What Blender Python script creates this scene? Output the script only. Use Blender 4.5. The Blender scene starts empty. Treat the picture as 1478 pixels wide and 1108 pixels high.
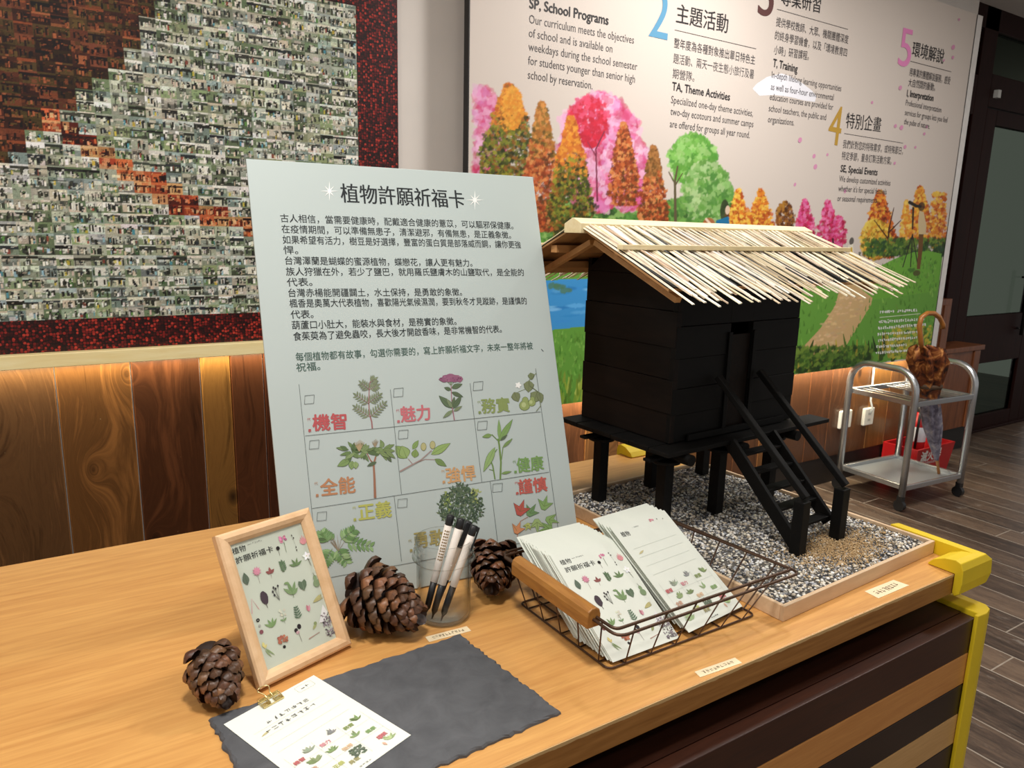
import bpy, bmesh, math, random
from mathutils import Vector, Matrix
import numpy as np

random.seed(7)
rnd = random.random
def U(a, b): return a + (b - a) * random.random()

scene = bpy.context.scene
COL = scene.collection

# ------------------------------------------------------------------ camera
FPX, IW, IH = 1056.9, 1478.0, 1108.0
CR = Vector((0.84469492, -0.5347337, 0.02345978))
CU = Vector((0.08897339, 0.18349724, 0.97898544))
CW = Vector((0.52780131, 0.82485674, -0.20257626))
EYE = Vector((0.0, 0.0, 1.45))
cam_d = bpy.data.cameras.new('camera')
cam = bpy.data.objects.new('camera', cam_d)
COL.objects.link(cam)
cam.matrix_world = Matrix(((CR.x, CU.x, -CW.x, EYE.x), (CR.y, CU.y, -CW.y, EYE.y),
                           (CR.z, CU.z, -CW.z, EYE.z), (0, 0, 0, 1)))
cam_d.sensor_width = 36.0
cam_d.sensor_fit = 'HORIZONTAL'
cam_d.lens = FPX / IW * 36.0
cam_d.clip_start = 0.02
cam_d.clip_end = 60
cam_d.dof.use_dof = True
cam_d.dof.focus_distance = 1.45
cam_d.dof.aperture_fstop = 13.0
scene.camera = cam

# ------------------------------------------------------------------ world, exposure, ceiling light
world = bpy.data.worlds.new('room_light')
scene.world = world
world.use_nodes = True
bg = world.node_tree.nodes['Background']
bg.inputs[0].default_value = (1.0, 0.97, 0.93, 1)
bg.inputs[1].default_value = 0.30
scene.view_settings.view_transform = 'Standard'
scene.view_settings.look = 'None'
scene.view_settings.gamma = 1.0
scene.view_settings.use_curve_mapping = False
scene.view_settings.exposure = 0.35

def area(name, loc, sx, sy, power, col=(1, 0.965, 0.92), rot=(0, 0, 0)):
    d = bpy.data.lights.new(name, 'AREA')
    d.shape = 'RECTANGLE'; d.size = sx; d.size_y = sy
    d.energy = power; d.color = col
    o = bpy.data.objects.new(name, d)
    o.location = loc; o.rotation_euler = rot
    COL.objects.link(o)
    return o
area('ceiling_lamp', (2.35, 1.55, 2.93), 0.28, 0.28, 30)
area('ceiling_lamp', (0.20, 0.60, 2.93), 0.30, 0.30, 25)
area('ceiling_lamp', (0.9, -0.9, 2.93), 1.2, 0.3, 14)
area('ceiling_lamp', (3.7, 0.9, 2.93), 0.30, 0.30, 22)
area('ceiling_lamp', (-0.9, 1.2, 2.93), 0.30, 0.30, 15)

# ------------------------------------------------------------------ colour helpers
def lin(h):
    if isinstance(h, str):
        h = h.lstrip('#'); c = [int(h[i:i + 2], 16) / 255 for i in (0, 2, 4)]
    else:
        c = [v / 255 for v in h]
    return tuple(v / 12.92 if v <= 0.04045 else ((v + 0.055) / 1.055) ** 2.4 for v in c)
def jit(c, a):
    k = 1 + U(-a, a)
    return tuple(min(1, max(0, v * k * (1 + U(-a, a) * 0.35))) for v in c)

# ------------------------------------------------------------------ materials
class NT:
    def __init__(s, name, rough=0.5, metal=0.0, spec=0.5):
        s.m = bpy.data.materials.new(name); s.m.use_nodes = True
        s.t = s.m.node_tree; s.b = s.t.nodes['Principled BSDF']
        s.b.inputs['Roughness'].default_value = rough
        s.b.inputs['Metallic'].default_value = metal
        s.b.inputs['Specular IOR Level'].default_value = spec
    def n(s, typ, **kw):
        x = s.t.nodes.new(typ)
        for k, v in kw.items():
            if k in ('inp',):
                for i, val in v.items(): x.inputs[i].default_value = val
            else: setattr(x, k, v)
        return x
    def l(s, a, b): s.t.links.new(a, b)
    def coord(s, scale=(1, 1, 1), loc=(0, 0, 0), kind='Object'):
        tc = s.n('ShaderNodeTexCoord'); mp = s.n('ShaderNodeMapping')
        mp.inputs['Scale'].default_value = scale; mp.inputs['Location'].default_value = loc
        s.l(tc.outputs[kind], mp.inputs[0]); return mp.outputs[0]
    def ramp(s, fac, stops):
        r = s.n('ShaderNodeValToRGB'); e = r.color_ramp.elements
        while len(e) < len(stops): e.new(0.5)
        for i, (p, c) in enumerate(stops):
            e[i].position = p; e[i].color = (*c, 1) if len(c) == 3 else c
        s.l(fac, r.inputs[0]); return r.outputs[0]
    def mix(s, fac, a, b, mode='MIX'):
        x = s.n('ShaderNodeMix', data_type='RGBA', blend_type=mode)
        if hasattr(fac, 'type'): s.l(fac, x.inputs[0])
        else: x.inputs[0].default_value = fac
        for v, i in ((a, 6), (b, 7)):
            if hasattr(v, 'type'): s.l(v, x.inputs[i])
            else: x.inputs[i].default_value = (*v, 1)
        return x.outputs[2]
    def math(s, op, a, b=0.0):
        x = s.n('ShaderNodeMath', operation=op)
        for v, i in ((a, 0), (b, 1)):
            if hasattr(v, 'type'): s.l(v, x.inputs[i])
            else: x.inputs[i].default_value = v
        return x.outputs[0]
    def noise(s, vec, scale=5, detail=4, rough=0.55, dist=0.0):
        x = s.n('ShaderNodeTexNoise'); s.l(vec, x.inputs['Vector'])
        x.inputs['Scale'].default_value = scale; x.inputs['Detail'].default_value = detail
        x.inputs['Roughness'].default_value = rough; x.inputs['Distortion'].default_value = dist
        return x.outputs['Fac']
    def bump(s, h, strength=0.2, dist=0.002):
        x = s.n('ShaderNodeBump'); x.inputs['Strength'].default_value = strength
        x.inputs['Distance'].default_value = dist
        s.l(h, x.inputs['Height']); s.l(x.outputs[0], s.b.inputs['Normal'])
    def base(s, c):
        if hasattr(c, 'type'): s.l(c, s.b.inputs['Base Color'])
        else: s.b.inputs['Base Color'].default_value = (*c, 1)
        return s.m

def plain(name, c, rough=0.5, metal=0.0, spec=0.5, vary=0.06, scale=30):
    t = NT(name, rough, metal, spec); c = lin(c)
    f = t.noise(t.coord(), scale, 3)
    return t.base(t.ramp(f, [(0.3, tuple(v * (1 - vary) for v in c)), (0.7, tuple(min(1, v * (1 + vary)) for v in c))]))

def wood(name, dark, light, scale=(1, 1, 1), rough=0.45, spec=0.4, bump=0.1, contrast=(0.3, 0.7), grain=14, kind='Object'):
    """grain runs along the axis with the smallest scale"""
    t = NT(name, rough, 0, spec)
    v = t.coord(scale, kind=kind)
    a = t.noise(v, grain, 6, 0.6, 0.6)
    b = t.noise(v, grain * 0.22, 3, 0.5, 1.2)
    f = t.math('ADD', t.math('MULTIPLY', a, 0.6), t.math('MULTIPLY', b, 0.4))
    m = t.base(t.ramp(f, [(contrast[0], lin(dark)), (contrast[1], lin(light))]))
    if bump: t.bump(a, bump, 0.001)
    return m

def vcol(name, rough=0.6, spec=0.3, noise=0.0, nscale=200, bump=0):
    t = NT(name, rough, 0, spec)
    a = t.n('ShaderNodeAttribute', attribute_name='Col')
    c = a.outputs['Color']
    if noise:
        f = t.noise(t.coord(), nscale, 4)
        c = t.mix(1.0, c, t.ramp(f, [(0.3, (1 - noise,) * 3), (0.7, (1 + noise * 0.5,) * 3)]), 'MULTIPLY')
        if bump: t.bump(f, bump, 0.001)
    return t.base(c)

def glass(name, tint=(0.995, 0.997, 0.996), edge=(0.50, 0.53, 0.50), refl=0.014, refl_edge=0.75, power=2.8):
    """thin clear glass: see-through, mirror-like towards grazing angles"""
    t = NT(name)
    lw = t.n('ShaderNodeLayerWeight'); lw.inputs['Blend'].default_value = 0.5
    tr = t.n('ShaderNodeBsdfTransparent'); gl = t.n('ShaderNodeBsdfGlossy'); gl.inputs['Roughness'].default_value = 0.02
    fc = t.math('POWER', lw.outputs['Facing'], power)
    t.l(t.mix(fc, tint, edge), tr.inputs[0])
    mx = t.n('ShaderNodeMixShader')
    t.l(t.math('ADD', refl, t.math('MULTIPLY', fc, refl_edge)), mx.inputs[0])
    t.l(tr.outputs[0], mx.inputs[1]); t.l(gl.outputs[0], mx.inputs[2])
    t.l(mx.outputs[0], t.t.nodes['Material Output'].inputs['Surface'])
    return t.m

# ------------------------------------------------------------------ mesh helpers
def link(name, me, parent=None, mat=None, smooth=False):
    o = bpy.data.objects.new(name, me)
    COL.objects.link(o)
    if parent is not None: o.parent = parent
    if mat is not None:
        for x in (mat if isinstance(mat, (list, tuple)) else [mat]): me.materials.append(x)
    if smooth: me.shade_smooth()
    return o

def tag(o, label=None, cat=None, group=None, kind=None):
    if label: o['label'] = label
    if cat: o['category'] = cat
    if group: o['group'] = group
    if kind: o['kind'] = kind
    return o

def thing(name, label, cat, loc=(0, 0, 0), rot=(0, 0, 0), group=None, mat4=None):
    o = bpy.data.objects.new(name, None)
    o.empty_display_size = 0.05
    COL.objects.link(o)
    if mat4 is not None: o.matrix_world = mat4
    else: o.location = loc; o.rotation_euler = rot
    return tag(o, label, cat, group)

class MB:
    """collects simple shapes into one mesh"""
    def __init__(s): s.v = []; s.f = []; s.mi = []; s.cur = 0
    def add(s, vs, fs):
        k = len(s.v); s.v += [tuple(p) for p in vs]
        for f in fs: s.f.append(tuple(i + k for i in f)); s.mi.append(s.cur)
        return s
    def box(s, x0, x1, y0, y1, z0, z1, M=None):
        vs = [Vector((x, y, z)) for z in (z0, z1) for y in (y0, y1) for x in (x0, x1)]
        if M is not None: vs = [M @ p for p in vs]
        return s.add(vs, [(0, 2, 3, 1), (4, 5, 7, 6), (0, 1, 5, 4), (2, 6, 7, 3), (0, 4, 6, 2), (1, 3, 7, 5)])
    def bar(s, p, q, w, h, up=(0, 0, 1), roll=0.0):
        p = Vector(p); q = Vector(q); d = (q - p)
        L = d.length; d.normalize(); up = Vector(up)
        if abs(d.dot(up)) > 0.98: up = Vector((0, 1, 0))
        x = d.cross(up).normalized(); y = x.cross(d).normalized()
        if roll:
            x, y = x * math.cos(roll) + y * math.sin(roll), y * math.cos(roll) - x * math.sin(roll)
        M = Matrix(((x.x, y.x, d.x, p.x), (x.y, y.y, d.y, p.y), (x.z, y.z, d.z, p.z), (0, 0, 0, 1)))
        return s.box(-w / 2, w / 2, -h / 2, h / 2, 0, L, M)
    def prism(s, pts, d):
        """pts: 3d polygon, d: extrusion vector"""
        n = len(pts); d = Vector(d); pts = [Vector(p) for p in pts]
        vs = pts + [p + d for p in pts]
        return s.add(vs, [tuple(range(n))[::-1], tuple(range(n, 2 * n))] + [(i, (i + 1) % n, n + (i + 1) % n, n + i) for i in range(n)])
    def tube(s, pts, r, n=8, closed=False, cap=True):
        pts = [Vector(p) for p in pts]; N = len(pts)
        rs = r if isinstance(r, (list, tuple)) else [r] * N
        tang = []
        for i in range(N):
            a = pts[(i - 1) % N] if (closed or i > 0) else pts[0]
            b = pts[(i + 1) % N] if (closed or i < N - 1) else pts[-1]
            t = (b - a); tang.append(t.normalized() if t.length > 1e-9 else Vector((0, 0, 1)))
        x = tang[0].orthogonal().normalized(); rings = []
        for i in range(N):
            t = tang[i]; x = (x - t * x.dot(t)); x = x.normalized() if x.length > 1e-6 else t.orthogonal().normalized()
            y = t.cross(x)
            rings.append([pts[i] + (x * math.cos(2 * math.pi * k / n) + y * math.sin(2 * math.pi * k / n)) * rs[i] for k in range(n)])
        vs = [p for rg in rings for p in rg]; fs = []
        for i in range(N if closed else N - 1):
            j = (i + 1) % N
            for k in range(n): fs.append((i * n + k, i * n + (k + 1) % n, j * n + (k + 1) % n, j * n + k))
        if cap and not closed:
            fs.append(tuple(range(n))[::-1]); fs.append(tuple((N - 1) * n + k for k in range(n)))
        return s.add(vs, fs)
    def lathe(s, prof, n=32, M=None, closed=False):
        vs = []; fs = []
        for r, z in prof:
            for k in range(n):
                a = 2 * math.pi * k / n; p = Vector((r * math.cos(a), r * math.sin(a), z))
                vs.append(M @ p if M is not None else p)
        P = len(prof)
        for i in range(P if closed else P - 1):
            j = (i + 1) % P
            for k in range(n): fs.append((i * n + k, i * n + (k + 1) % n, j * n + (k + 1) % n, j * n + k))
        if not closed:
            if prof[0][0] > 1e-5: fs.append(tuple(range(n))[::-1])
            if prof[-1][0] > 1e-5: fs.append(tuple((P - 1) * n + k for k in range(n)))
        return s.add(vs, fs)
    def build(s, name, mat, parent=None, smooth=False, bevel=0, seg=2, angle=False):
        me = bpy.data.meshes.new(name)
        me.from_pydata(s.v, [], s.f); me.validate()
        if len(s.f) == len(me.polygons) and any(s.mi): me.polygons.foreach_set('material_index', s.mi)
        bm = bmesh.new(); bm.from_mesh(me); bmesh.ops.recalc_face_normals(bm, faces=bm.faces); bm.to_mesh(me); bm.free()
        o = link(name, me, parent, mat, smooth)
        if smooth and angle: me.set_sharp_from_angle(angle=math.radians(40))
        if bevel:
            b = o.modifiers.new('bevel', 'BEVEL'); b.width = bevel; b.segments = seg; b.limit_method = 'ANGLE'; b.angle_limit = math.radians(40)
        return o

def arc(c, r, a0, a1, ex, ey, n=8):
    c = Vector(c); ex = Vector(ex); ey = Vector(ey)
    return [c + (ex * math.cos(math.radians(a0 + (a1 - a0) * i / n)) + ey * math.sin(math.radians(a0 + (a1 - a0) * i / n))) * r for i in range(n + 1)]

# pixel of the photograph -> point on a plane of the place
def pix_ray(px, py):
    return CR * (px - IW / 2) - CU * (py - IH / 2) + CW * FPX
def on_plane(px, py, M, z=0.0):
    """local x, y of the point where the sight line meets the local plane z of matrix M"""
    Mi = M.inverted(); o = Mi @ EYE; d = Mi.to_3x3() @ pix_ray(px, py)
    t = (z - o.z) / d.z; p = o + d * t
    return (p.x, p.y)

# ------------------------------------------------------------------ flat prints (drawings and lettering on a real flat surface)
TXT = {}
def text_mesh(body, bold=0.0, res=3):
    k = (body, bold, res)
    if k not in TXT:
        cu = bpy.data.curves.new('t', 'FONT'); cu.body = body; cu.size = 1.0; cu.resolution_u = res
        cu.fill_mode = 'FRONT'
        ob = bpy.data.objects.new('t', cu)
        me = bpy.data.meshes.new_from_object(ob)
        v = [(p.co.x, p.co.y) for p in me.vertices]; f = [tuple(p.vertices) for p in me.polygons]
        if bold:                                        # heavier strokes
            v0, f0 = v, f; v = []; f = []
            for dx, dy in ((-bold, 0), (bold, 0), (0, bold * .8), (0, -bold * .8)) if bold > .02 else ((-bold * .7, 0), (bold * .7, 0)):
                f += [tuple(i + len(v) for i in q) for q in f0]; v += [(a + dx, b + dy) for a, b in v0]
        bpy.data.objects.remove(ob); bpy.data.curves.remove(cu); bpy.data.meshes.remove(me)
        xs = [p[0] for p in v] or [0, 1]; ys = [p[1] for p in v] or [0, 1]
        TXT[k] = (v, f, min(xs), max(xs), min(ys), max(ys))
    return TXT[k]

class Art:
    def __init__(s, z=0.0003, step=0.00012, T=None):
        s.v = []; s.f = []; s.c = []; s.z = z; s.step = step; s.k = 0
        s.T = T or (lambda a, b: (a, b))
    def layer(s): s.z += s.step * 1.6
    def zz(s):
        s.k = (s.k + 1) % 60
        return s.z + s.k * s.step * 0.1
    def poly(s, pts, col):
        z = s.zz(); k = len(s.v)
        s.v += [(*s.T(p[0], p[1]), z) for p in pts]; s.f.append(tuple(range(k, k + len(pts)))); s.c.append(col)
    def disc(s, x, y, rx, ry=None, col=(0, 0, 0), n=12, ang=0, wob=0.0):
        ry = ry or rx; ca, sa = math.cos(ang), math.sin(ang); P = []
        for i in range(n):
            a = 2 * math.pi * i / n; w = 1 + U(-wob, wob)
            u, w2 = rx * w * math.cos(a), ry * w * math.sin(a)
            P.append((x + u * ca - w2 * sa, y + u * sa + w2 * ca))
        s.poly(P, col)
    def strip(s, pts, w0, col, w1=None):
        w1 = w0 if w1 is None else w1; n = len(pts)
        z = s.zz(); k = len(s.v)
        for i, (x, y) in enumerate(pts):
            a = pts[max(0, i - 1)]; b = pts[min(n - 1, i + 1)]
            dx, dy = b[0] - a[0], b[1] - a[1]; L = math.hypot(dx, dy) or 1
            w = (w0 + (w1 - w0) * i / max(1, n - 1)) / 2
            s.v += [(*s.T(x - dy / L * w, y + dx / L * w), z), (*s.T(x + dy / L * w, y - dx / L * w), z)]
        for i in range(n - 1):
            s.f.append((k + 2 * i, k + 2 * i + 1, k + 2 * i + 3, k + 2 * i + 2)); s.c.append(col)
    def leaf(s, x, y, ang, L, W, col, vein=None, shape=0.45):
        ca, sa = math.cos(ang), math.sin(ang); P = []
        for t, w in ((0, 0), (.12, .5), (.3, .92), (shape, 1), (.65, .8), (.85, .38), (1, 0)): P.append((t * L, w * W / 2))
        P += [(t, -w) for t, w in P[-2:0:-1]]
        s.poly([(x + u * ca - w * sa, y + u * sa + w * ca) for u, w in P], col)
        if vein: s.strip([(x, y), (x + L * .9 * ca, y + L * .9 * sa)], W * .07, vein, W * .02)
    def text(s, body, p, q, h, col, bold=0.0, res=3, fit=True):
        """baseline from p to q (local), cap/character height h"""
        v, f, x0, x1, y0, y1 = text_mesh(body, bold, res)
        p = s.T(*p); q = s.T(*q)
        dx, dy = q[0] - p[0], q[1] - p[1]; L = math.hypot(dx, dy); ca, sa = dx / L, dy / L
        sx = L / (x1 - x0); sy = h
        z = s.zz(); k = len(s.v)
        nc = (4 if bold > .02 else 2) if bold else 1; per = len(v) // nc
        for i, (a, b) in enumerate(v):
            u, w = (a - x0) * sx, b * sy
            s.v.append((p[0] + u * ca - w * sa, p[1] + u * sa + w * ca, z + (i // per) * 2.5e-5))
        for t in f: s.f.append(tuple(i + k for i in t)); s.c.append(col)
    def scribble(s, p, q, h, n, col, w=None):
        """n small unreadable handwritten signs along p-q"""
        dx, dy = q[0] - p[0], q[1] - p[1]; L = math.hypot(dx, dy); ca, sa = dx / L, dy / L; c = L / n
        w = w or h * 0.1
        def T(u, v2): return (p[0] + u * ca - v2 * sa, p[1] + u * sa + v2 * ca)
        for i in range(n):
            u0 = i * c
            for j in range(random.choice((2, 3, 3, 4))):
                if rnd() < .5: y = U(0.1, .95) * h; s.strip([T(u0 + c * .1, y), T(u0 + c * .8, y + U(-.1, .1) * h)], w, col)
                else: x = u0 + U(.15, .75) * c; s.strip([T(x, h * U(0, .3)), T(x + U(-.15, .15) * c, h * U(.7, 1))], w, col)
    def build(s, name, mat, parent):
        me = bpy.data.meshes.new(name); me.from_pydata(s.v, [], s.f)
        at = me.attributes.new('Col', 'FLOAT_COLOR', 'FACE')
        buf = np.ones((len(s.f), 4), 'f'); buf[:, :3] = np.array(s.c, 'f')
        at.data.foreach_set('color', buf.ravel())
        return link(name, me, parent, mat)

class Ras:
    """hand-painted print: soft dabs blended on a fine lattice; the lattice points carry the ink colours"""
    def __init__(s, x0, x1, y0, y1, cell, bg, T=None):
        s.x0, s.y0, s.cell = x0, y0, cell; s.nx = int(round((x1 - x0) / cell)) + 1; s.ny = int(round((y1 - y0) / cell)) + 1
        s.a = np.empty((s.ny, s.nx, 3)); s.a[:] = bg; s.T = T or (lambda a, b: (a, b)); s.k = 0
        s.x1, s.y1 = x1, y1
    def layer(s): pass
    def C(s, x, y):
        p = s.T(x, y); return ((p[0] - s.x0) / s.cell, (p[1] - s.y0) / s.cell)
    def poly(s, pts, col, al=1.0):
        q = [s.C(*p) for p in pts]
        xa = max(0, int(min(p[0] for p in q))); xb = min(s.nx, int(max(p[0] for p in q)) + 2); ya = max(0, int(min(p[1] for p in q))); yb = min(s.ny, int(max(p[1] for p in q)) + 2)
        if xa >= xb or ya >= yb: return
        X, Y = np.meshgrid(np.arange(xa, xb), np.arange(ya, yb)); m = np.zeros(X.shape, bool); n = len(q)
        for i in range(n):
            (ax, ay), (bx, by) = q[i - 1], q[i]
            if ay == by: continue
            m ^= ((ay > Y) != (by > Y)) & (X < (bx - ax) * (Y - ay) / (by - ay) + ax)
        s.a[ya:yb, xa:xb][m] = s.a[ya:yb, xa:xb][m] * (1 - al) + np.array(col) * al
    def disc(s, x, y, rx, ry=None, col=(0, 0, 0), n=12, ang=0, wob=0.0, al=.85):
        ry = ry or rx; cx, cy = s.C(x, y); ex = s.C(x + 1, y); ey = s.C(x, y + 1)
        R1 = abs(ex[0] - cx) * rx + .35; R2 = abs(ey[1] - cy) * ry + .35; R = max(R1, R2) * (1.3 if ang else 1) + 1
        xa, xb, ya, yb = max(0, int(cx - R)), min(s.nx, int(cx + R) + 2), max(0, int(cy - R)), min(s.ny, int(cy + R) + 2)
        if xa >= xb or ya >= yb: return
        X, Y = np.meshgrid(np.arange(xa, xb) - cx, np.arange(ya, yb) - cy)
        if ang: X, Y = X * math.cos(ang) + Y * math.sin(ang), Y * math.cos(ang) - X * math.sin(ang)
        d = np.sqrt((X / R1) ** 2 + (Y / R2) ** 2)
        if wob: th = np.arctan2(Y, X); d = d / (1 + wob * .6 * np.sin(3 * th + cx * 7) + wob * .4 * np.sin(5 * th + cy * 3))
        w = np.clip((1.12 - d) * max(2.0, min(R1, R2)) , 0, 1)[..., None] * al
        s.a[ya:yb, xa:xb] = s.a[ya:yb, xa:xb] * (1 - w) + np.array(col) * w
    def strip(s, pts, w0, col, w1=None, al=1.0):
        w1 = w0 if w1 is None else w1; n = len(pts)
        for i in range(n - 1):
            (ax, ay), (bx, by) = pts[i], pts[i + 1]; L = math.hypot(bx - ax, by - ay) or 1; m = max(1, int(L / max(.6, min(w0, w1) * .5)))
            for j in range(m + 1):
                q = j / m; w = w0 + (w1 - w0) * (i + q) / (n - 1); s.disc(ax + (bx - ax) * q, ay + (by - ay) * q, w / 2, None, col, al=al)
    def build(s, name, mat, parent, z=0.0006):
        me = bpy.data.meshes.new(name); X, Y = np.meshgrid(s.x0 + np.arange(s.nx) * s.cell, s.y0 + np.arange(s.ny) * s.cell)
        co = np.stack([X.clip(s.x0, s.x1), Y.clip(s.y0, s.y1), np.full(X.shape, z)], -1).reshape(-1, 3).astype('f')
        i = (np.arange(s.ny - 1)[:, None] * s.nx + np.arange(s.nx - 1)[None]).ravel()
        f = np.stack([i, i + 1, i + 1 + s.nx, i + s.nx], 1).astype('i')
        me.vertices.add(len(co)); me.vertices.foreach_set('co', co.ravel()); me.loops.add(f.size); me.loops.foreach_set('vertex_index', f.ravel())
        me.polygons.add(len(f)); me.polygons.foreach_set('loop_start', np.arange(0, f.size, 4, dtype='i')); me.update(calc_edges=True)
        at = me.attributes.new('Col', 'FLOAT_COLOR', 'POINT'); b = np.ones((len(co), 4), 'f'); b[:, :3] = s.a.reshape(-1, 3).clip(0, 1); at.data.foreach_set('color', b.ravel())
        return link(name, me, parent, mat)

def colored(name, v, f, c, mat, parent=None, smooth=False):
    me = bpy.data.meshes.new(name); me.from_pydata(v, [], f)
    at = me.attributes.new('Col', 'FLOAT_COLOR', 'FACE')
    buf = np.ones((len(f), 4), 'f'); buf[:, :3] = np.array(c, 'f')
    at.data.foreach_set('color', buf.ravel())
    return link(name, me, parent, mat, smooth)

M_print = vcol('print_ink', 0.55, 0.25)
M_paper = plain('card_paper', '#dfe3d8', 0.6, 0, 0.3, 0.02)
M_wire = plain('bronze_wire', '#5a4436', 0.4, 0.7, 0.5, 0.1)
M_black = plain('black_plastic', '#1b1b1d', 0.4, 0, 0.5)

# ================================================================== THE ROOM
YW = 2.564                                   # face of the back wall
# ---- floor: dark worn boards running away from the camera
t = NT('floor_boards', 0.38, 0, 0.45)
v = t.coord()
sep = t.n('ShaderNodeSeparateXYZ'); t.l(v, sep.inputs[0])
bx = t.math('DIVIDE', t.math('SUBTRACT', sep.outputs[0], 2.33 - 0.163 * 60), 0.163)
idx = t.math('FLOOR', bx); fr = t.math('SUBTRACT', bx, idx)
wn = t.n('ShaderNodeTexWhiteNoise', noise_dimensions='1D'); t.l(idx, wn.inputs['W'])
cmb = t.n('ShaderNodeCombineXYZ')
t.l(sep.outputs[0], cmb.inputs[0]); t.l(t.math('ADD', t.math('MULTIPLY', sep.outputs[1], 0.09), t.math('MULTIPLY', wn.outputs[0], 7.0)), cmb.inputs[1])
g1 = t.noise(cmb.outputs[0], 26, 6, 0.65, 0.8)
g2 = t.noise(cmb.outputs[0], 9, 3, 0.6, 0.3)
cmb2 = t.n('ShaderNodeCombineXYZ'); t.l(sep.outputs[0], cmb2.inputs[0]); t.l(t.math('ADD', t.math('MULTIPLY', sep.outputs[1], 0.22), t.math('MULTIPLY', wn.outputs[0], 5.0)), cmb2.inputs[1])
g4 = t.noise(cmb2.outputs[0], 70, 6, 0.75, 0.6)
tone = t.math('ADD', t.math('MULTIPLY', wn.outputs[0], 0.16), t.math('ADD', t.math('MULTIPLY', g1, 0.34), t.math('ADD', t.math('MULTIPLY', g2, 0.26), t.math('MULTIPLY', g4, 0.36))))
col = t.ramp(tone, [(0.36, lin('#241c17')), (0.5, lin('#4c3d33')), (0.62, lin('#6a5748')), (0.8, lin('#86705c'))])
seam = t.math('MAXIMUM', t.math('LESS_THAN', fr, 0.036), t.math('LESS_THAN', t.math('FRACT', t.math('ADD', t.math('DIVIDE', sep.outputs[1], 1.9), t.math('MULTIPLY', wn.outputs[0], 9.0))), 0.0028))
scm = t.noise(cmb.outputs[0], 5, 4, 0.7)
col = t.mix(t.math('MULTIPLY', seam, t.ramp(scm, [(0.3, (0.35,) * 3), (0.55, (0.95,) * 3)])), col, lin('#a89c8e'))
scuff = t.noise(t.coord((1.6, 0.55, 1)), 9, 8, 0.75, 0.4)
col = t.mix(t.ramp(scuff, [(0.58, (0, 0, 0)), (0.68, (0.6,) * 3)]), col, lin('#968c82'))
t.bump(t.math('ADD', g1, t.math('MULTIPLY', seam, -0.5)), 0.25, 0.003)
M_floor = t.base(col)
tag(MB().box(-2.6, 9.0, -2.6, 6.0, -0.06, 0.0).build('floor', M_floor), kind='structure')
M_wall = plain('white_wall_paint', '#d9d2cb', 0.75, 0, 0.2, 0.02, 6)
tag(MB().box(-2.6, 9.0, -2.6, 6.0, 2.98, 3.06).build('ceiling', M_wall), kind='structure')
wb = tag(MB().box(-2.6, 4.93, YW, YW + 0.12, 0.0, 2.98).build('wall_back', M_wall), kind='structure')

# ---- wainscot of 20 cm cedar boards
t = NT('cedar_boards', 0.33, 0, 0.5)
at = t.n('ShaderNodeAttribute', attribute_name='Col')
v = t.coord()
vor = t.n('ShaderNodeTexVoronoi', feature='F1'); vor.inputs['Scale'].default_value = 1.0
mp = t.n('ShaderNodeMapping'); mp.inputs['Scale'].default_value = (5.2, 1, 3.1); mp.inputs['Location'].default_value = (0.3, 0, 0.55)
t.l(v, mp.inputs[0]); t.l(mp.outputs[0], vor.inputs['Vector'])
d = vor.outputs['Distance']
sep = t.n('ShaderNodeSeparateXYZ'); t.l(v, sep.inputs[0])
warp = t.math('DIVIDE', 0.03, t.math('ADD', d, 0.09))
c2 = t.n('ShaderNodeCombineXYZ')
t.l(t.math('ADD', t.math('MULTIPLY', sep.outputs[0], 1.0), warp), c2.inputs[0])
t.l(t.math('MULTIPLY', sep.outputs[2], 0.07), c2.inputs[2])
g = t.noise(c2.outputs[0], 60, 6, 0.65, 0.25)
g3 = t.noise(c2.outputs[0], 9, 2, 0.5, 0.0)
grain = t.ramp(t.math('ADD', t.math('MULTIPLY', g, 0.55), t.math('MULTIPLY', g3, 0.45)), [(0.34, (0.34, 0.31, 0.29)), (0.46, (0.9, 0.88, 0.85)), (0.52, (0.75, 0.72, 0.7)), (0.64, (1.6, 1.55, 1.45))])
col = t.mix(1.0, at.outputs['Color'], grain, 'MULTIPLY')
col = t.mix(t.ramp(d, [(0.05, (0.85,) * 3), (0.13, (0, 0, 0))]), col, lin('#1d0f08'))
flecks = t.noise(t.coord((1, 1, 1)), 95, 2, 0.5)
col = t.mix(t.ramp(flecks, [(0.77, (0, 0, 0)), (0.8, (0.5,) * 3)]), col, lin('#b59a74'))
t.bump(g, 0.15, 0.001)
M_cedar = t.base(col)
tones = ['#553622', '#6d4a2a', '#6a4526', '#52321e', '#785228', '#5c3a22', '#6e4a2a', '#583822']
V = []; F = []; Cc = []
k0 = -5
def plank_strip(x0, x1, z0, z1, y0, V, F, Cc, c):
    b = 0.0035
    pr = [(x0, y0 + 0.012), (x0 + 0.001, y0 + b), (x0 + b, y0), (x1 - b, y0), (x1 - 0.001, y0 + b), (x1, y0 + 0.012)]
    k = len(V)
    V += [(x, y, z0) for x, y in pr] + [(x, y, z1) for x, y in pr]
    for i in range(5):
        F.append((k + i, k + i + 1, k + 7 + i, k + 6 + i)); Cc.append(c if i == 2 else tuple(min(1, q * 2.2) for q in c))
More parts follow.
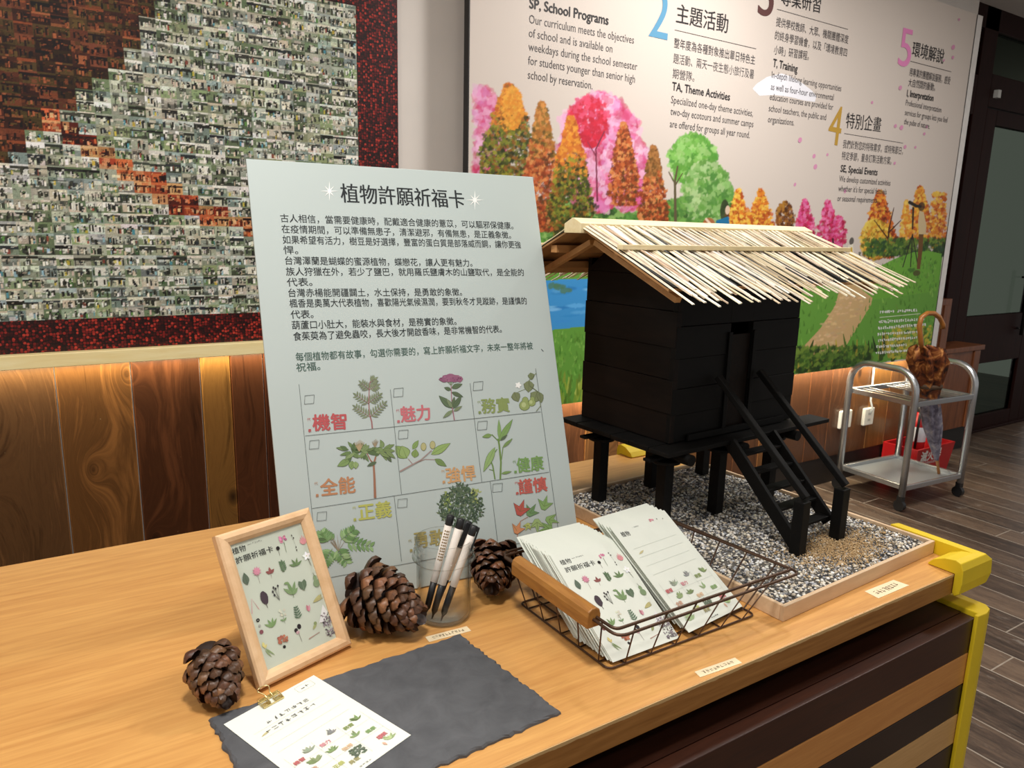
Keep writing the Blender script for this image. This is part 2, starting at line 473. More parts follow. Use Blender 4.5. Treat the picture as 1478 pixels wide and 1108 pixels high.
for k in range(k0, 25):
    x0 = 0.0034 + 0.2035 * k; x1 = min(x0 + 0.2015, 4.93)
    tn = {-2: '#4a2f1e', -1: '#64452a', 0: '#6d4826', 1: '#4e2d1a', 3: '#4a2818', 4: '#55331c'}.get(k, random.choice(tones))
    c = lin(tn)
    if k == 2:
        plank_strip(x0, x0 + 0.094, 0.17, 1.03, YW - 0.014, V, F, Cc, lin('#80592c'))
        plank_strip(x0 + 0.0945, x1, 0.17, 1.03, YW - 0.014, V, F, Cc, lin('#54301c'))
    else:
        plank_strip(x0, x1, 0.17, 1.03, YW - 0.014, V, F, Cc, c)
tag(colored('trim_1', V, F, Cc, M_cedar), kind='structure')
M_dark = plain('black_skirting', '#17110f', 0.5)
tag(MB().box(-2.6, 4.93, YW - 0.012, YW, 0.0, 0.17).build('baseboard_back', M_dark), kind='structure')
M_pine = wood('pale_pine', '#f2da96', '#fff0bc', (0.6, 6, 6), 0.4, 0.4, 0.05, (0.3, 0.7), 12)
tag(MB().box(-2.6, 1.128, YW - 0.048, YW, 1.028, 1.069).build('trim_2', M_pine, bevel=0.002), kind='structure')
area('light_strip', (-0.2, YW - 0.041, 1.0265), 2.6, 0.012, 5.5, (1, 0.90, 0.60), (math.radians(10), 0, 0))

# ---- mural: a picture made of small photographs, with a bead-red border
mur = thing('photo_mosaic_mural', 'large wall mural of tiny photographs with a dark red beaded border', 'mural', (0, YW, 1.07))
PM = Matrix(((1, 0, 0, 0), (0, 0, -1, YW - 0.012), (0, 1, 0, 0), (0, 0, 0, 1)))
MB().box(-2.2, 1.122, -0.011, 0, 0, 1.85).build('backing_board', plain('mural_board', '#3a1a18', 0.7), mur)
Z0 = 1.165 - 1.07; X1 = 0.972
poly_dark = [(-900, -600), (300, -600), (222, 0), (200, 55), (160, 100), (125, 130), (95, 150), (84, 160), (62, 185), (30, 205), (8, 240), (-200, 330), (-900, 420)]
branch = [((75, 165), 30), ((125, 205), 24), ((185, 250), 34), ((250, 288), 34), ((320, 315), 26), ((390, 335), 16), ((520, 360), 6)]
def inpoly(x, y, P):
    c = False; n = len(P)
    for i in range(n):
        x0, y0 = P[i]; x1, y1 = P[i - 1]
        if (y0 > y) != (y1 > y) and x < (x1 - x0) * (y - y0) / (y1 - y0) + x0: c = not c
    return c
def to_px(X, Y, Zw):
    p = Vector((X, Y, Zw)) - EYE; z = p.dot(CW)
    return (IW / 2 + FPX * p.dot(CR) / z, IH / 2 - FPX * p.dot(CU) / z)
def near_branch(x, y):
    for (a, wa), (b, wb) in zip(branch, branch[1:]):
        dx, dy = b[0] - a[0], b[1] - a[1]; q = max(0, min(1, ((x - a[0]) * dx + (y - a[1]) * dy) / (dx * dx + dy * dy)))
        if math.hypot(x - a[0] - q * dx, y - a[1] - q * dy) < (wa + (wb - wa) * q) / 2: return True
    return False
pal_g = [lin(c) for c in ('#c9c8b4', '#a5a894', '#e3e1d0', '#7e8674', '#5d6758', '#3b423a', '#23261f', '#8d9a86', '#6f8078', '#b2a98f', '#dedccb', '#474f45')]
pal_acc = [lin(c) for c in ('#4f8f9c', '#5f8a4a', '#c3b24c', '#8d4a3c', '#93b7c4', '#3f5f3a')]
pal_d = [lin(c) for c in ('#4a2418', '#371a11', '#5a2e1c', '#6b3822', '#2a140c', '#453619', '#75402a', '#33220f', '#4f3d1f')]
pal_b = [lin(c) for c in ('#a8452a', '#7c2414', '#c8683c', '#b98a58', '#571b10', '#8f3a20', '#d09a68')]
pal_gr = [lin(c) for c in ('#8c9a72', '#6f8060', '#98a08c', '#7d8a84', '#a9ab96', '#5d6c50', '#b5b4a2', '#87907c')]
pal_sky = [lin(c) for c in ('#dfe0d2', '#c3cabf', '#eeeee4', '#b4bdb2', '#d2d2bd', '#9fb0ac')]
pal_fig = [lin(c) for c in ('#25261f', '#33372f', '#1c1d1a', '#3f4238', '#4a4a40', '#2b2f33')]
pal_lit = [lin(c) for c in ('#f0efe4', '#e0dcc8', '#d8d8cc', '#cdbfa8')]
MX0, MZ1 = -0.62, 1.02
Mz = Ras(MX0, X1, Z0, Z0 + MZ1, 0.0026, pal_gr[2])
tw, th = 0.0445, 0.0315
def rect(x0, x1, z0, z1, c, al=1.0):
    a0, a1 = int(round((x0 - Mz.x0) / Mz.cell)), int(round((x1 - Mz.x0) / Mz.cell)); b0, b1 = int(round((z0 - Mz.y0) / Mz.cell)), int(round((z1 - Mz.y0) / Mz.cell))
    a0 = max(0, a0); b0 = max(0, b0); a1 = max(a1, a0 + 1); b1 = max(b1, b0 + 1)
    Mz.a[b0:b1, a0:a1] = Mz.a[b0:b1, a0:a1] * (1 - al) + np.array(c) * al
nx = int((X1 - MX0) / tw) + 1; nz = int(MZ1 / th) + 1
for i in range(nx):
    for j in range(nz):
        x = X1 - (i + 1) * tw; z = Z0 + j * th
        px, py = to_px(x + tw / 2, YW, z + th / 2 + 1.07)
        dk = inpoly(px + U(-6, 6), py + U(-6, 6), poly_dark); br = near_branch(px + U(-4, 4), py + U(-4, 4))
        warm = dk or br
        g0 = random.choice(pal_b if br else pal_d if dk else pal_gr); s0 = random.choice(pal_b if br else pal_d if dk else pal_sky)
        figs = [lin(c) for c in (('#2a0f08', '#1d0b06', '#4a1c10') if br else ('#1a0a06', '#260f08', '#120805'))] if warm else pal_fig
        lits = [lin(c) for c in (('#e0a070', '#c8683c', '#d8b080') if br else ('#8a4628', '#6a3a20', '#a5603c', '#5f4a24'))] if warm else pal_lit
        rect(x, x + tw, z, z + th, jit(g0, .2)); hz_ = U(.45, .8)
        if rnd() < .42: rect(x, x + tw, z + th * hz_, z + th, jit(s0, .2))
        elif rnd() < .5: rect(x, x + tw, z, z + th * U(.2, .5), jit(random.choice(figs + lits + [s0]), .3), .7)
        for _ in range(4): rect(*(lambda a, b: (a, a + U(.15, .5) * tw, b, b + U(.15, .45) * th))(x + U(0, .7) * tw, z + U(0, .75) * th), jit(random.choice((g0, s0, random.choice(figs), random.choice(lits))), .3), .65)
        r_ = rnd()
        if r_ < .25: rect(x, x + tw, z + th * U(.5, .7), z + th * U(.75, .95), jit(random.choice(figs), .3))        # tree line
        elif r_ < .33: rect(x, x + tw, z + th * .8, z + th, random.choice(lits))
        if r_ > .93: rect(x + tw * .15, x + tw * .8, z + th * .15, z + th * .85, random.choice(lits))
        for _ in range(random.choice((4, 5, 6, 8, 10))):                                                             # people
            fx = x + U(.02, .9) * tw; fw = U(.06, .16) * tw; fz = z + U(0, .3) * th; fh = U(.25, .5) * th
            c = random.choice(pal_acc) if (rnd() < .14 and not warm) else random.choice(lits) if rnd() < .38 else random.choice(figs)
            rect(fx, fx + fw, fz, fz + fh, jit(c, .2)); rect(fx, fx + fw * .8, fz + fh, fz + fh + th * .14, random.choice(figs))
        for _ in range(6): rect(*(lambda a, b: (a, a + U(.05, .2) * tw, b, b + U(.05, .12) * th))(x + U(0, .9) * tw, z + U(0, .9) * th), random.choice(random.choice((figs, lits, lits))), .7)
Mz.a *= (1 + .10 * np.random.RandomState(3).randn(Mz.ny, Mz.nx, 1)); Mz.a = Mz.a.clip(.004, .95)
mt = Mz.build('photo_tiles', M_print, mur, 0.0); mt.rotation_euler = (math.radians(90), 0, 0); mt.location = (0, -0.0125, 0)
t = NT('red_bead_print', 0.45, 0, 0.4)
v = t.coord((1, 1, 1))
vo = t.n('ShaderNodeTexVoronoi', feature='F1'); vo.inputs['Scale'].default_value = 118; vo.inputs['Randomness'].default_value = 0.65
t.l(v, vo.inputs['Vector'])
sp = t.n('ShaderNodeSeparateColor'); t.l(vo.outputs['Color'], sp.inputs[0])
hue = t.ramp(sp.outputs[0], [(0.0, lin('#1f0508')), (0.45, lin('#4a0d10')), (0.75, lin('#7d1a18')), (0.97, lin('#b83a2c'))])
col = t.mix(t.ramp(vo.outputs['Distance'], [(0.38, (0, 0, 0)), (0.6, (1, 1, 1))]), hue, lin('#120406'))
M_bead = t.base(col)
b = MB(); b.box(-2.2, X1, -0.0135, -0.011, 0, Z0); b.box(X1, 1.122, -0.0135, -0.011, 0, 1.85); b.box(-2.2, MX0, -0.0132, -0.0112, Z0, 1.85); b.box(MX0, X1, -0.0132, -0.0112, Z0 + MZ1, 1.85)
b.build('beaded_border', M_bead, mur)

# ---- the programme panel
M_beige = plain('panel_beige', '#cfc4bb', 0.55, 0, 0.25, 0.0, 3)
YP = 2.455
PX0, PX1, PZ0, PZ1 = 1.356, 4.714, 0.735, 2.75
MP = Matrix(((1, 0, 0, PX0), (0, 0, -1, YP), (0, 1, 0, PZ0), (0, 0, 0, 1)))
pan = thing('programme_panel', 'wide printed wall panel of nature programmes with painted autumn trees', 'information panel', mat4=MP)
PW, PH = PX1 - PX0, PZ1 - PZ0
MB().box(0, PW, 0, PH, -0.012, 0).build('panel_board', [M_beige], pan)
MB().box(-0.004, 0, 0, PH, -0.032, 0.003).build('edge_strip', plain('dark_edge', '#1c1a1b', 0.5), pan)
b = MB(); b.box(PW + 0.006, PW + 0.06, 0, PH, -0.034, 0.004)
b.build('edge_rim', plain('white_edge_rim', '#dcd8d4', 0.4), pan)
MB().box(PW, PW + 0.006, 0, PH, -0.032, 0.002).build('edge_strip', bpy.data.materials['dark_edge'], pan)
area('light_strip', (3.04, 2.488, 0.754), 3.25, 0.02, 19.0, (1, 0.90, 0.64), (math.radians(24), 0, 0))

def P(px, py): return on_plane(px, py, MP)
A = Ras(0.0, PW, 0.0, 1.50, 0.0036, lin('#cfc4bb'), P)
L = lambda *a: lin(*a)
from mathutils import noise as mnoise
def foliage(A, cx, top, w, h, cols, n, size, shape='cone', topcols=None, flat=1.0, lean=0.0, al=.8):
    """painted crown: many small dabs; pixel units of the print"""
    n = int(n * 3.2); size *= .55; cols = sorted(cols, key=sum); topcols = sorted(topcols, key=sum) if topcols else None
    for i in range(n):
        tt = rnd()                                            # 0 bottom .. 1 top
        if shape == 'cone': hw = w / 2 * (min(1, (1 - tt) * 1.35 + .05)) ** .75 * (1 if tt > .12 else .8)
        elif shape == 'round': hw = w / 2 * math.sqrt(max(0, 1 - (2 * tt - 1) ** 2))
        else: hw = w / 2
        hw *= 1 + .22 * mnoise.noise(Vector((cx * 3.1, tt * 9, 1.7))) + (.12 if rnd() < .1 else 0)
        x = cx + U(-1, 1) * hw + lean * tt; y = top + h * (1 - tt)
        cs = cols if topcols is None or tt + U(-.12, .12) < .62 else topcols
        nv = mnoise.noise(Vector((x * .22, y * .22, cx))) * .9 + U(-.38, .38) + (y - top) / h * -.25 + .62 - (x - cx) / w * .25
        c = jit(cs[int(max(0, min(.999, nv)) * len(cs))], .12); sz = size * U(.5, 1.25)
        if x - sz * 1.4 < 678: continue
        A.disc(x, y, sz, sz * flat, c, 6, 0, .35, al)
G1 = [L(c) for c in ('#5d8f35', '#6d9f3f', '#4c7d2b', '#79aa4b', '#578a34')]
G2 = [L(c) for c in ('#3c5d22', '#2e4a1c', '#56772c', '#24391a', '#6d8a35')]
# ground: meadow, water, path
A.poly([(676, 335), (790, 300), (900, 292), (1050, 300), (1100, 330), (1180, 352), (1240, 385), (1262, 392), (1295, 372), (1330, 362), (1361, 364), (1343, 513), (1240, 527), (1100, 547), (960, 566), (820, 587), (676, 606)], L('#649a3c'))
A.poly([(676, 425), (770, 405), (850, 402), (1000, 410), (1000, 452), (850, 470), (760, 480), (676, 488)], L('#3f93d2'))
A.layer()
for i in range(60):
    x = U(690, 990); y = U(410, 462) + (850 - x) * .06
    A.disc(x, y, U(6, 18), U(1, 3), jit(random.choice([L('#5aa8e0'), L('#2f83c6'), L('#7bbbe8'), L('#3a8ccf')]), .1), 8, 0, .3)
for x, y in ((798, 412), (815, 419), (806, 414)):
    A.disc(x, y, 9, 4, L('#4f7a5a'), 8, 0, .3)
A.poly([(1213, 410), (1263, 410), (1257, 440), (1240, 468), (1214, 510), (1180, 515), (1152, 508), (1184, 474), (1206, 440)], L('#c9a877'))
for i in range(120):
    q = rnd(); x = 1236 - q * 52 + U(-20, 20); y = 420 + q * 85
    A.disc(x, y, U(1.5, 4), U(1, 2), jit(L('#d2b184'), .2), 6, 0, .3)
A.layer()
for i in range(1500):                                          # meadow strokes
    x = U(690, 1350)
    y = U(375, 560)
    if x < 1000 and y < 488 + (760 - x) * .1: y = U(480, 585)
    if x > 1255 and y < 385: continue
    if abs(x - (1238 - (y - 415) * .55)) < 27 and 405 < y < 515: continue
    if y > 606 - (x - 676) * .14 - 8: continue
    A.strip([(x, y), (x + U(-2, 2), y - U(3, 8))], U(1.2, 2.6), jit(random.choice(G1), .2), .5)
A.layer()
# tall grass and bushes along the bottom edge
for i in range(420):
    x = U(690, 1345); yb = 606 - (x - 676) * .1395 - 1.5
    hgt = U(10, 46) if x < 1100 else U(8, 34)
    if 1180 < x < 1235 and rnd() < .5: continue
    c = random.choice(([L('#7d9a35'), L('#93a83e'), L('#5d7f2e'), L('#a7b450')] if x < 1000 else [L('#4a6a24'), L('#7d8f35'), L('#2f4a1a'), L('#a89a3c')]))
    y = yb - U(0, hgt)
    A.strip([(x, y), (x + U(-5, 5), max(y - U(10, 26), yb - 62))], U(3, 6), jit(c, .25), .8)
foliage(A, 1180, 500, 150, 40, G2, 220, 5, 'box')
foliage(A, 1315, 470, 60, 46, [L('#c9b53c'), L('#8a9a3a'), L('#4c6a28'), L('#a9b04a')], 110, 4, 'box')
A.layer()
# bushes behind, at the roof line
foliage(A, 700, 290, 60, 50, G2, 120, 7, 'box')
foliage(A, 870, 288, 170, 60, [L('#5f9440'), L('#3f6b2a'), L('#86ad5e'), L('#2f4f24'), L('#4d8138')], 420, 8, 'box')
foliage(A, 1005, 290, 130, 60, [L('#4d8138'), L('#3f6b2a'), L('#6b9a48'), L('#355a28')], 300, 8, 'box')
A.layer()
PK = [L(c) for c in ('#d880b8', '#d8588f', '#c43a62', '#e3a5cc', '#cf4a74', '#e9bfd8', '#e0b0d0', '#b5345a')]
foliage(A, 692, 130, 70, 150, PK, 230, 13, 'round', al=.5)
foliage(A, 865, 140, 110, 160, PK, 420, 13, 'round', al=.5)
foliage(A, 850, 140, 60, 70, [L('#c8283e'), L('#d84a6a'), L('#b92438')], 90, 7, 'round')
foliage(A, 905, 200, 70, 100, PK, 170, 12, 'round', al=.5)
A.strip([(862, 290), (860, 215), (872, 190)], 2, L('#7a3048'), 1); A.strip([(860, 225), (848, 205)], 1.5, L('#7a3048'), .6)
foliage(A, 1000, 196, 62, 70, [L('#5f9a3c'), L('#7ab355'), L('#4c8a34'), L('#93c070')], 220, 8, 'round')
foliage(A, 1020, 235, 66, 90, [L('#86b066'), L('#5f9440'), L('#a8c488'), L('#4c8038')], 260, 8, 'round')
A.strip([(975, 330), (974, 262), (978, 240)], 4, L('#5b5138'), 2); A.strip([(974, 268), (985, 250)], 2, L('#5b5138'), 1); A.strip([(974, 265), (965, 248)], 2, L('#5b5138'), 1)
A.layer()
OR = [L(c) for c in ('#d8862c', '#c8702a', '#e09a3a', '#b55a22')]
DG = [L(c) for c in ('#55601f', '#3c4418', '#7a7f2a', '#2a3014', '#93902f', '#8a5a22')]
RD = [L(c) for c in ('#b5562a', '#8f3d1c', '#c9713c', '#7a331a', '#d08a50', '#5f3a1a')]
foliage(A, 735, 122, 82, 150, DG, 620, 5, 'cone', OR + [L('#8a5a22')])
foliage(A, 740, 126, 30, 60, [L('#e0a03c'), L('#d88a2c')], 90, 4, 'round')
foliage(A, 782, 148, 56, 185, RD, 520, 5, 'cone', [L('#a5682c'), L('#8a6a2c'), L('#c98a44'), L('#5f4a1c')])
foliage(A, 824, 170, 62, 175, DG, 560, 5, 'cone', OR)
foliage(A, 900, 178, 44, 118, RD, 420, 4.2, 'cone')
foliage(A, 943, 211, 42, 125, RD, 420, 4.2, 'cone', [L('#8a5a2c'), L('#a5713c'), L('#6b4a22')])
A.layer()
OT = [L(c) for c in ('#d8812a', '#c05c1e', '#e3a83c', '#a84a1c', '#e8c050')]
foliage(A, 1066, 274, 28, 60, OT, 150, 4, 'cone'); foliage(A, 1098, 274, 34, 60, OT, 170, 4, 'cone')
foliage(A, 1078, 300, 60, 40, OT, 120, 4, 'box'); foliage(A, 1133, 291, 26, 45, [L('#6a3a16'), L('#8a5220'), L('#4a2a12'), L('#a8752c')], 140, 3.4, 'round')
PK2 = [L(c) for c in ('#c92a5c', '#d8508c', '#a81c44', '#e07aa8')]
foliage(A, 1162, 288, 28, 62, PK2, 150, 3.8, 'cone'); foliage(A, 1195, 290, 34, 75, PK2, 190, 3.8, 'cone'); foliage(A, 1211, 312, 20, 50, PK2, 80, 3.5, 'round')
A.strip([(1203, 365), (1202, 345)], 3, L('#4a1a28'))
# hill trees at the right
foliage(A, 1270, 276, 48, 96, [L('#b5481c'), L('#8f3414'), L('#d8752a'), L('#6b2a12'), L('#e0a23c')], 400, 4, 'cone')
foliage(A, 1263, 318, 46, 56, [L('#d8b03c'), L('#c98a2c'), L('#8a6a1c'), L('#e3c85a')], 160, 4, 'round')
foliage(A, 1328, 270, 34, 80, OT, 260, 4, 'cone'); foliage(A, 1355, 278, 20, 80, OT, 140, 4, 'box'); foliage(A, 1308, 290, 20, 66, [L('#e3a83c'), L('#d8812a'), L('#e8c860')], 110, 3.6, 'cone')
A.strip([(1281, 362), (1283, 330), (1290, 300)], 3, L('#4a2412'), 1); A.strip([(1282, 345), (1262, 318)], 2, L('#4a2412'), .8); A.strip([(1283, 335), (1300, 318)], 2, L('#4a2412'), .8)
foliage(A, 1310, 345, 110, 24, G2 + [L('#2a4a2c')], 190, 5, 'box')
A.layer()
A.poly([(1246, 398), (1262, 388), (1290, 374), (1318, 364), (1340, 362), (1359, 366), (1352, 420), (1262, 432), (1240, 415)], L('#6aa43a'))
for i in range(260):
    x = U(1258, 1352); y = U(372, 425)
    if y < 396 - (x - 1246) * .5 and x < 1300: continue
    A.strip([(x, y), (x + U(-2, 2), y - U(2, 5))], U(1, 2), jit(random.choice(G1), .22), .5)
A.layer()
# people in the painting: birdwatcher with a telescope, two sitting, a reader
dk = L('#2a241f')
A.strip([(1313, 292), (1322, 297), (1328, 298)], 5, dk, 4); A.disc(1330, 298, 4.5, 6, dk)
A.strip([(1318, 300), (1317, 330)], 3, dk, 2)
for x in (1303, 1314, 1325): A.strip([(1317, 338), (x, 385)], 1.3, dk)
A.poly([(1327, 304), (1333, 306), (1337, 325), (1336, 338), (1326, 338), (1325, 318)], L('#cbb68f'))
A.poly([(1326, 338), (1333, 338), (1331, 366), (1328, 388), (1323, 388), (1325, 362)], L('#6b4a26'))
A.disc(1323, 394, 5, 4, L('#4a3a24')); A.disc(1315, 390, 5, 3, L('#3f6b2a'), 8, 0, .3)
A.disc(1229, 348, 3, 5, dk, 10, .4); A.poly([(1224, 354), (1231, 352), (1233, 372), (1222, 374)], L('#e3dcc8')); A.poly([(1226, 357), (1230, 357), (1231, 371), (1225, 371)], L('#cfa82c'))
A.disc(1240, 371, 2.6, 3.4, dk); A.strip([(1232, 368), (1240, 374), (1246, 381)], 4, L('#c9a23c'), 2); A.disc(1226, 376, 6, 3, L('#6a84a8'))
A.disc(1046, 305, 6, 16, dk, 12, .12); A.disc(1050, 303, 3, 6, L('#e3c8b0')); A.poly([(1034, 318), (1052, 312), (1053, 330), (1033, 330)], L('#1f6f9a'))
A.disc(1023, 323, 8, 8, L('#a8502c'), 10); A.strip([(1019, 316), (1026, 324)], 3, L('#e3c8b0'))
A.build('painting', M_print, pan)

# lettering
T = Art(0.0012, 0.0002, P)
ink = L('#2c2a2c'); gry = L('#4a4648')
def line(body, p, q, h=None, col=gry, bold=0.0, res=2):
    a = P(*p); b = P(*q); wdt = math.hypot(a[0] - b[0], a[1] - b[1])
    m = text_mesh(body, bold, res)
    T.text(body, p, q, h if h else wdt / (m[3] - m[2]), col, bold, res)
def Z(ox, oy, s): return lambda x, y: (ox + x * s, oy + y * s)
z3 = Z(880, 0, .2031); z4 = Z(1130, 0, .23545); z5 = Z(1080, 240, .2707); z7 = Z(700, 0, .1759)
hE = 0.068
line('SP, School Programs', z7(362, 65), z7(1012, 205), .05, ink, .025, 3)
for s, a, b in (('Our curriculum meets the objectives', (360, 190), (1220, 360)), ('of school and is available on', (358, 303), (1043, 433)), ('weekdays during the school semester', (355, 415), (1247, 577)), ('for students younger than senior high', (352, 528), (1228, 680)), ('school by reservation.', (350, 645), (880, 733))):
    line(s, z7(*a), z7(*b), .044, gry)
line('2', (936, 52), (963, 58), .275, L('#5b93b5'), 0.012, 8)
line('主題活動', z3(470, 150), z3(838, 226), .083, ink, .012)
T.strip([z3(460, 212), z3(1040, 347)], .7, gry)
for s, a, b in (('整年度為各種對象推出單日特色主', (455, 333), (1030, 455)), ('題活動、兩天一夜生態小旅行及暑', (450, 443), (1022, 556)), ('期營隊。', (445, 550), (600, 577))): line(s, z3(*a), z3(*b), .044, gry)
line('TA, Theme Activities', z3(440, 640), z3(852, 715), .048, ink, .025)
for s, a, b in (('Specialized one-day theme activities,', (434, 732), (1015, 828)), ('two-day ecotours and summer camps', (430, 815), (1018, 905)), ('are offered for groups all year round.', (425, 903), (993, 982))): line(s, z3(*a), z3(*b), .044, gry)
line('3', (1093, 20), (1115, 25), .275, L('#5b3a38'), 0.012, 8)
line('專業研習', (1127, 5), (1183.7, 17), .083, ink, .012)
T.strip([(1121.3, 13.2), (1223.5, 42.4)], .7, gry)
for s, a, b in (('提供學校教師、大眾、機關團體深度', (1119.7, 36.6), (1223.7, 62.4)), ('的終身學習機會，以及「環境教育四', (1118, 55.9), (1221.8, 81.2)), ('小時」研習課程。', (1116.6, 77.2), (1167, 86))): line(s, a, b, .044, gry)
line('T, Training', (1115, 95.9), (1150.5, 104.6), .05, ink, .025)
for s, a, b in (('In-depth lifelong learning opportunities', (1113.2, 112.1), (1213.6, 131.9)), ('as well as four-hour environmental', (1112, 129.4), (1202.5, 144.8)), ('education courses are provided for', (1110.5, 143.8), (1201.8, 158.9)), ('school teachers, the public and', (1109.1, 160.4), (1191.7, 173.5)), ('organizations.', (1107.9, 176.3), (1145.7, 181.2))): line(s, a, b, .043, gry)
line('4', (1193, 207), (1211, 210.5), .275, L('#b58f3c'), 0.012, 8)
line('特別企畫', (1220, 182.5), (1270.6, 189), .083, ink, .012)
T.strip([z4(375, 818), z4(735, 877)], .7, gry)
for s, a, b in (('我們針對您的特殊需求，或特殊節日，', (1215.9, 212.5), (1302.5, 222.5)), ('特定季節，量身訂製活動方案。', (1214.3, 229.3), (1286, 236.8))): line(s, a, b, .046, gry)
line('SE, Special Events', (1212.4, 247.7), (1265.9, 253.1), .05, ink, .025)
for s, a, b in (('We develop customized activities', (1210.7, 261.7), (1284.4, 267.9)), ("whether it's for special festivals", (1209.4, 275.7), (1279, 280.6)), ('or seasonal requirements.', (1208, 290), (1266, 292.8))): line(s, a, b, .044, gry)
line('5', (1295, 93.5), (1312.5, 97.5), .275, L('#dc86b8'), 0.012, 8)
line('環境解說', (1315.5, 78.9), (1361, 90.6), .083, ink, .012)
T.strip([z4(780, 375), z4(1030, 440)], .7, gry)
for s, a, b in (('用專業的團體解說服務，感受', (1312, 108.3), (1370.6, 121.3)), ('大自然間的脈動。', (1310.4, 123.6), (1349, 130.8))): line(s, a, b, .046, gry)
line('I, Interpretation', (1308.2, 138.9), (1346.6, 146), .05, ink, .025)
for s, a, b in (('Professional interpretation', (1306.6, 151.9), (1357.9, 162.5)), ('services for groups lets you feel', (1305.4, 166), (1366.6, 177)), ('the pulse of nature.', (1304.2, 179), (1341.2, 186))): line(s, a, b, .044, gry)
for x, y, r in ((1078, 120, 8), (1042, 290, 14), (1040, 352, 10), (718, 538, 13), (545, 628, 9), (688, 772, 11), (725, 782, 14), (865, 820, 9), (985, 370, 7), (747, 900, 11), (810, 902, 8), (683, 1000, 9), (103, 858, 15), (190, 957, 13), (272, 948, 9), (198, 1022, 15), (880, 778, 8)):
    T.disc(*z4(x, y), r * .18, r * .27, L('#cf8fb0'), 9, .3)
for x, y in ((355, 5), (248, 97), (515, 133)): T.disc(*z5(x, y), 1.8, 3, L('#cf8fb0'), 9, .3)
# contact lines too small to read
for k, (x0, y0, x1, y1) in enumerate(((368, 300, 560, 288), (595, 290, 870, 272), (350, 432, 960, 392), (342, 515, 985, 465), (335, 598, 870, 560), (330, 680, 900, 635), (318, 765, 735, 735), (308, 845, 760, 810))):
    s = .1083; T.scribble((1230 + x0 * s, 420 + y0 * s), (1230 + x1 * s, 420 + y1 * s), -4.6, max(7, int((x1 - x0) / 28)), L('#e6e8e2'), 1.0)
T.strip([(1269, 458), (1328, 452.5)], 1, L('#cfe0bc'))
T.build('lettering', M_print, pan)
W_ = Art(0.0009, 0.00008, P)
W_.poly([(1086, 128), (1092, 121), (1107, 111), (1128, 106), (1140, 110), (1158, 120), (1172, 131), (1178, 139), (1176, 147), (1160, 145), (1140, 140), (1118, 137), (1096, 138)], L('#e9e8ef'))
W_.build('white_bird', M_print, pan)

# ---- end post and low box of the wainscot, beside the door
M_teak = wood('teak_trim', '#5a2f18', '#8a5230', (6, 6, .7), 0.4, 0.4, 0.08)
b = MB(); b.box(4.93, 5.06, YW - 0.03, YW + 0.15, 0.0, 1.09)
b.box(4.96, 5.035, YW - 0.038, YW - 0.03, 0.2, 1.05)
tag(b.build('trim_3', M_teak, bevel=0.004), kind='structure')
b = MB(); b.box(5.06, 5.52, YW - 0.03, YW + 0.15, 0.17, 0.75); b.box(5.04, 5.56, YW - 0.045, YW + 0.16, 0.72, 0.755)
b.box(5.08, 5.16, YW - 0.04, YW - 0.03, 0.17, 0.72); b.box(5.44, 5.52, YW - 0.04, YW - 0.03, 0.17, 0.72)
tag(b.build('trim_4', M_teak, bevel=0.004), kind='structure')
tag(MB().box(4.93, 5.52, YW - 0.01, YW + 0.15, 0.0, 0.17).build('baseboard_right', M_dark), kind='structure')

# ---- glazed door and side light
YD = 2.738
M_frame = wood('dark_red_frame', '#1e0c09', '#2e1410', (5, 5, .8), 0.6, 0.12, 0.05)
M_dglass = glass('dark_glass', (0.40, 0.45, 0.40), (0.25, 0.28, 0.26), 0.012, 0.05)
door = tag(MB().box(5.56, 5.70, YD, YD + 0.05, 0.0, 2.36).box(6.62, 6.78, YD, YD + 0.05, 0.0, 2.36).box(5.70, 6.62, YD, YD + 0.05, 0.0, 0.13)
           .box(5.70, 6.62, YD, YD + 0.05, 0.55, 0.92).box(5.70, 6.62, YD, YD + 0.05, 2.26, 2.36).build('door_1', M_frame, bevel=0.004), kind='structure')
b = MB(); b.box(5.70, 6.62, YD + 0.02, YD + 0.028, 0.13, 0.55); b.box(5.70, 6.62, YD + 0.02, YD + 0.028, 0.92, 2.26)
b.build('door_pane', M_dglass, door)
b = MB(); b.tube([(6.5, YD - 0.04, 0.75), (6.5, YD - 0.04, 1.25)], 0.014, 10)
for z in (0.8, 1.2): b.tube([(6.5, YD - 0.04, z), (6.5, YD + 0.02, z)], 0.008, 8)
b.build('door_handle', plain('dark_steel', '#3a3836', 0.3, .8), door, True)
MD = Matrix(((1, 0, 0, 0), (0, 0, -1, YD + 0.0195), (0, 1, 0, 0), (0, 0, 0, 1)))
D = Art(0.0006, 0.0002, lambda a, b: on_plane(a, b, MD))
zz = Z(1380, 300, .0903); wh = L('#c9c9c4')
D.text('奧萬大自然教育中心', zz(775, 655), (1490, 353.5), .062, wh, .03)
D.text('Aowanda Nature Center', zz(765, 722), (1490, 362.5), .055, wh)
D.scribble(zz(755, 805), zz(1080, 815), -4, 12, wh, .5)
for x0, x1 in ((375, 445), (458, 540), (550, 632), (645, 725)):
    q = [zz(x0 + 8, 640), zz(x1, 635), zz(x1 - 10, 780), zz(x0 - 2, 790)]
    for i in range(4): D.strip([q[i], q[(i + 1) % 4]], .7, L('#a5a5a0'))
    D.disc(*zz((x0 + x1) / 2, 710), 2, 3, L('#8d8d88'), 7, 0, .3)
D.build('door_lettering', M_print, door)
fr = MB()
fr.box(4.93, 5.04, YD, YD + 0.06, 0.0, 2.98); fr.box(5.38, 5.56, YD, YD + 0.06, 0.0, 2.98); fr.box(6.78, 6.95, YD, YD + 0.06, 0.0, 2.98)
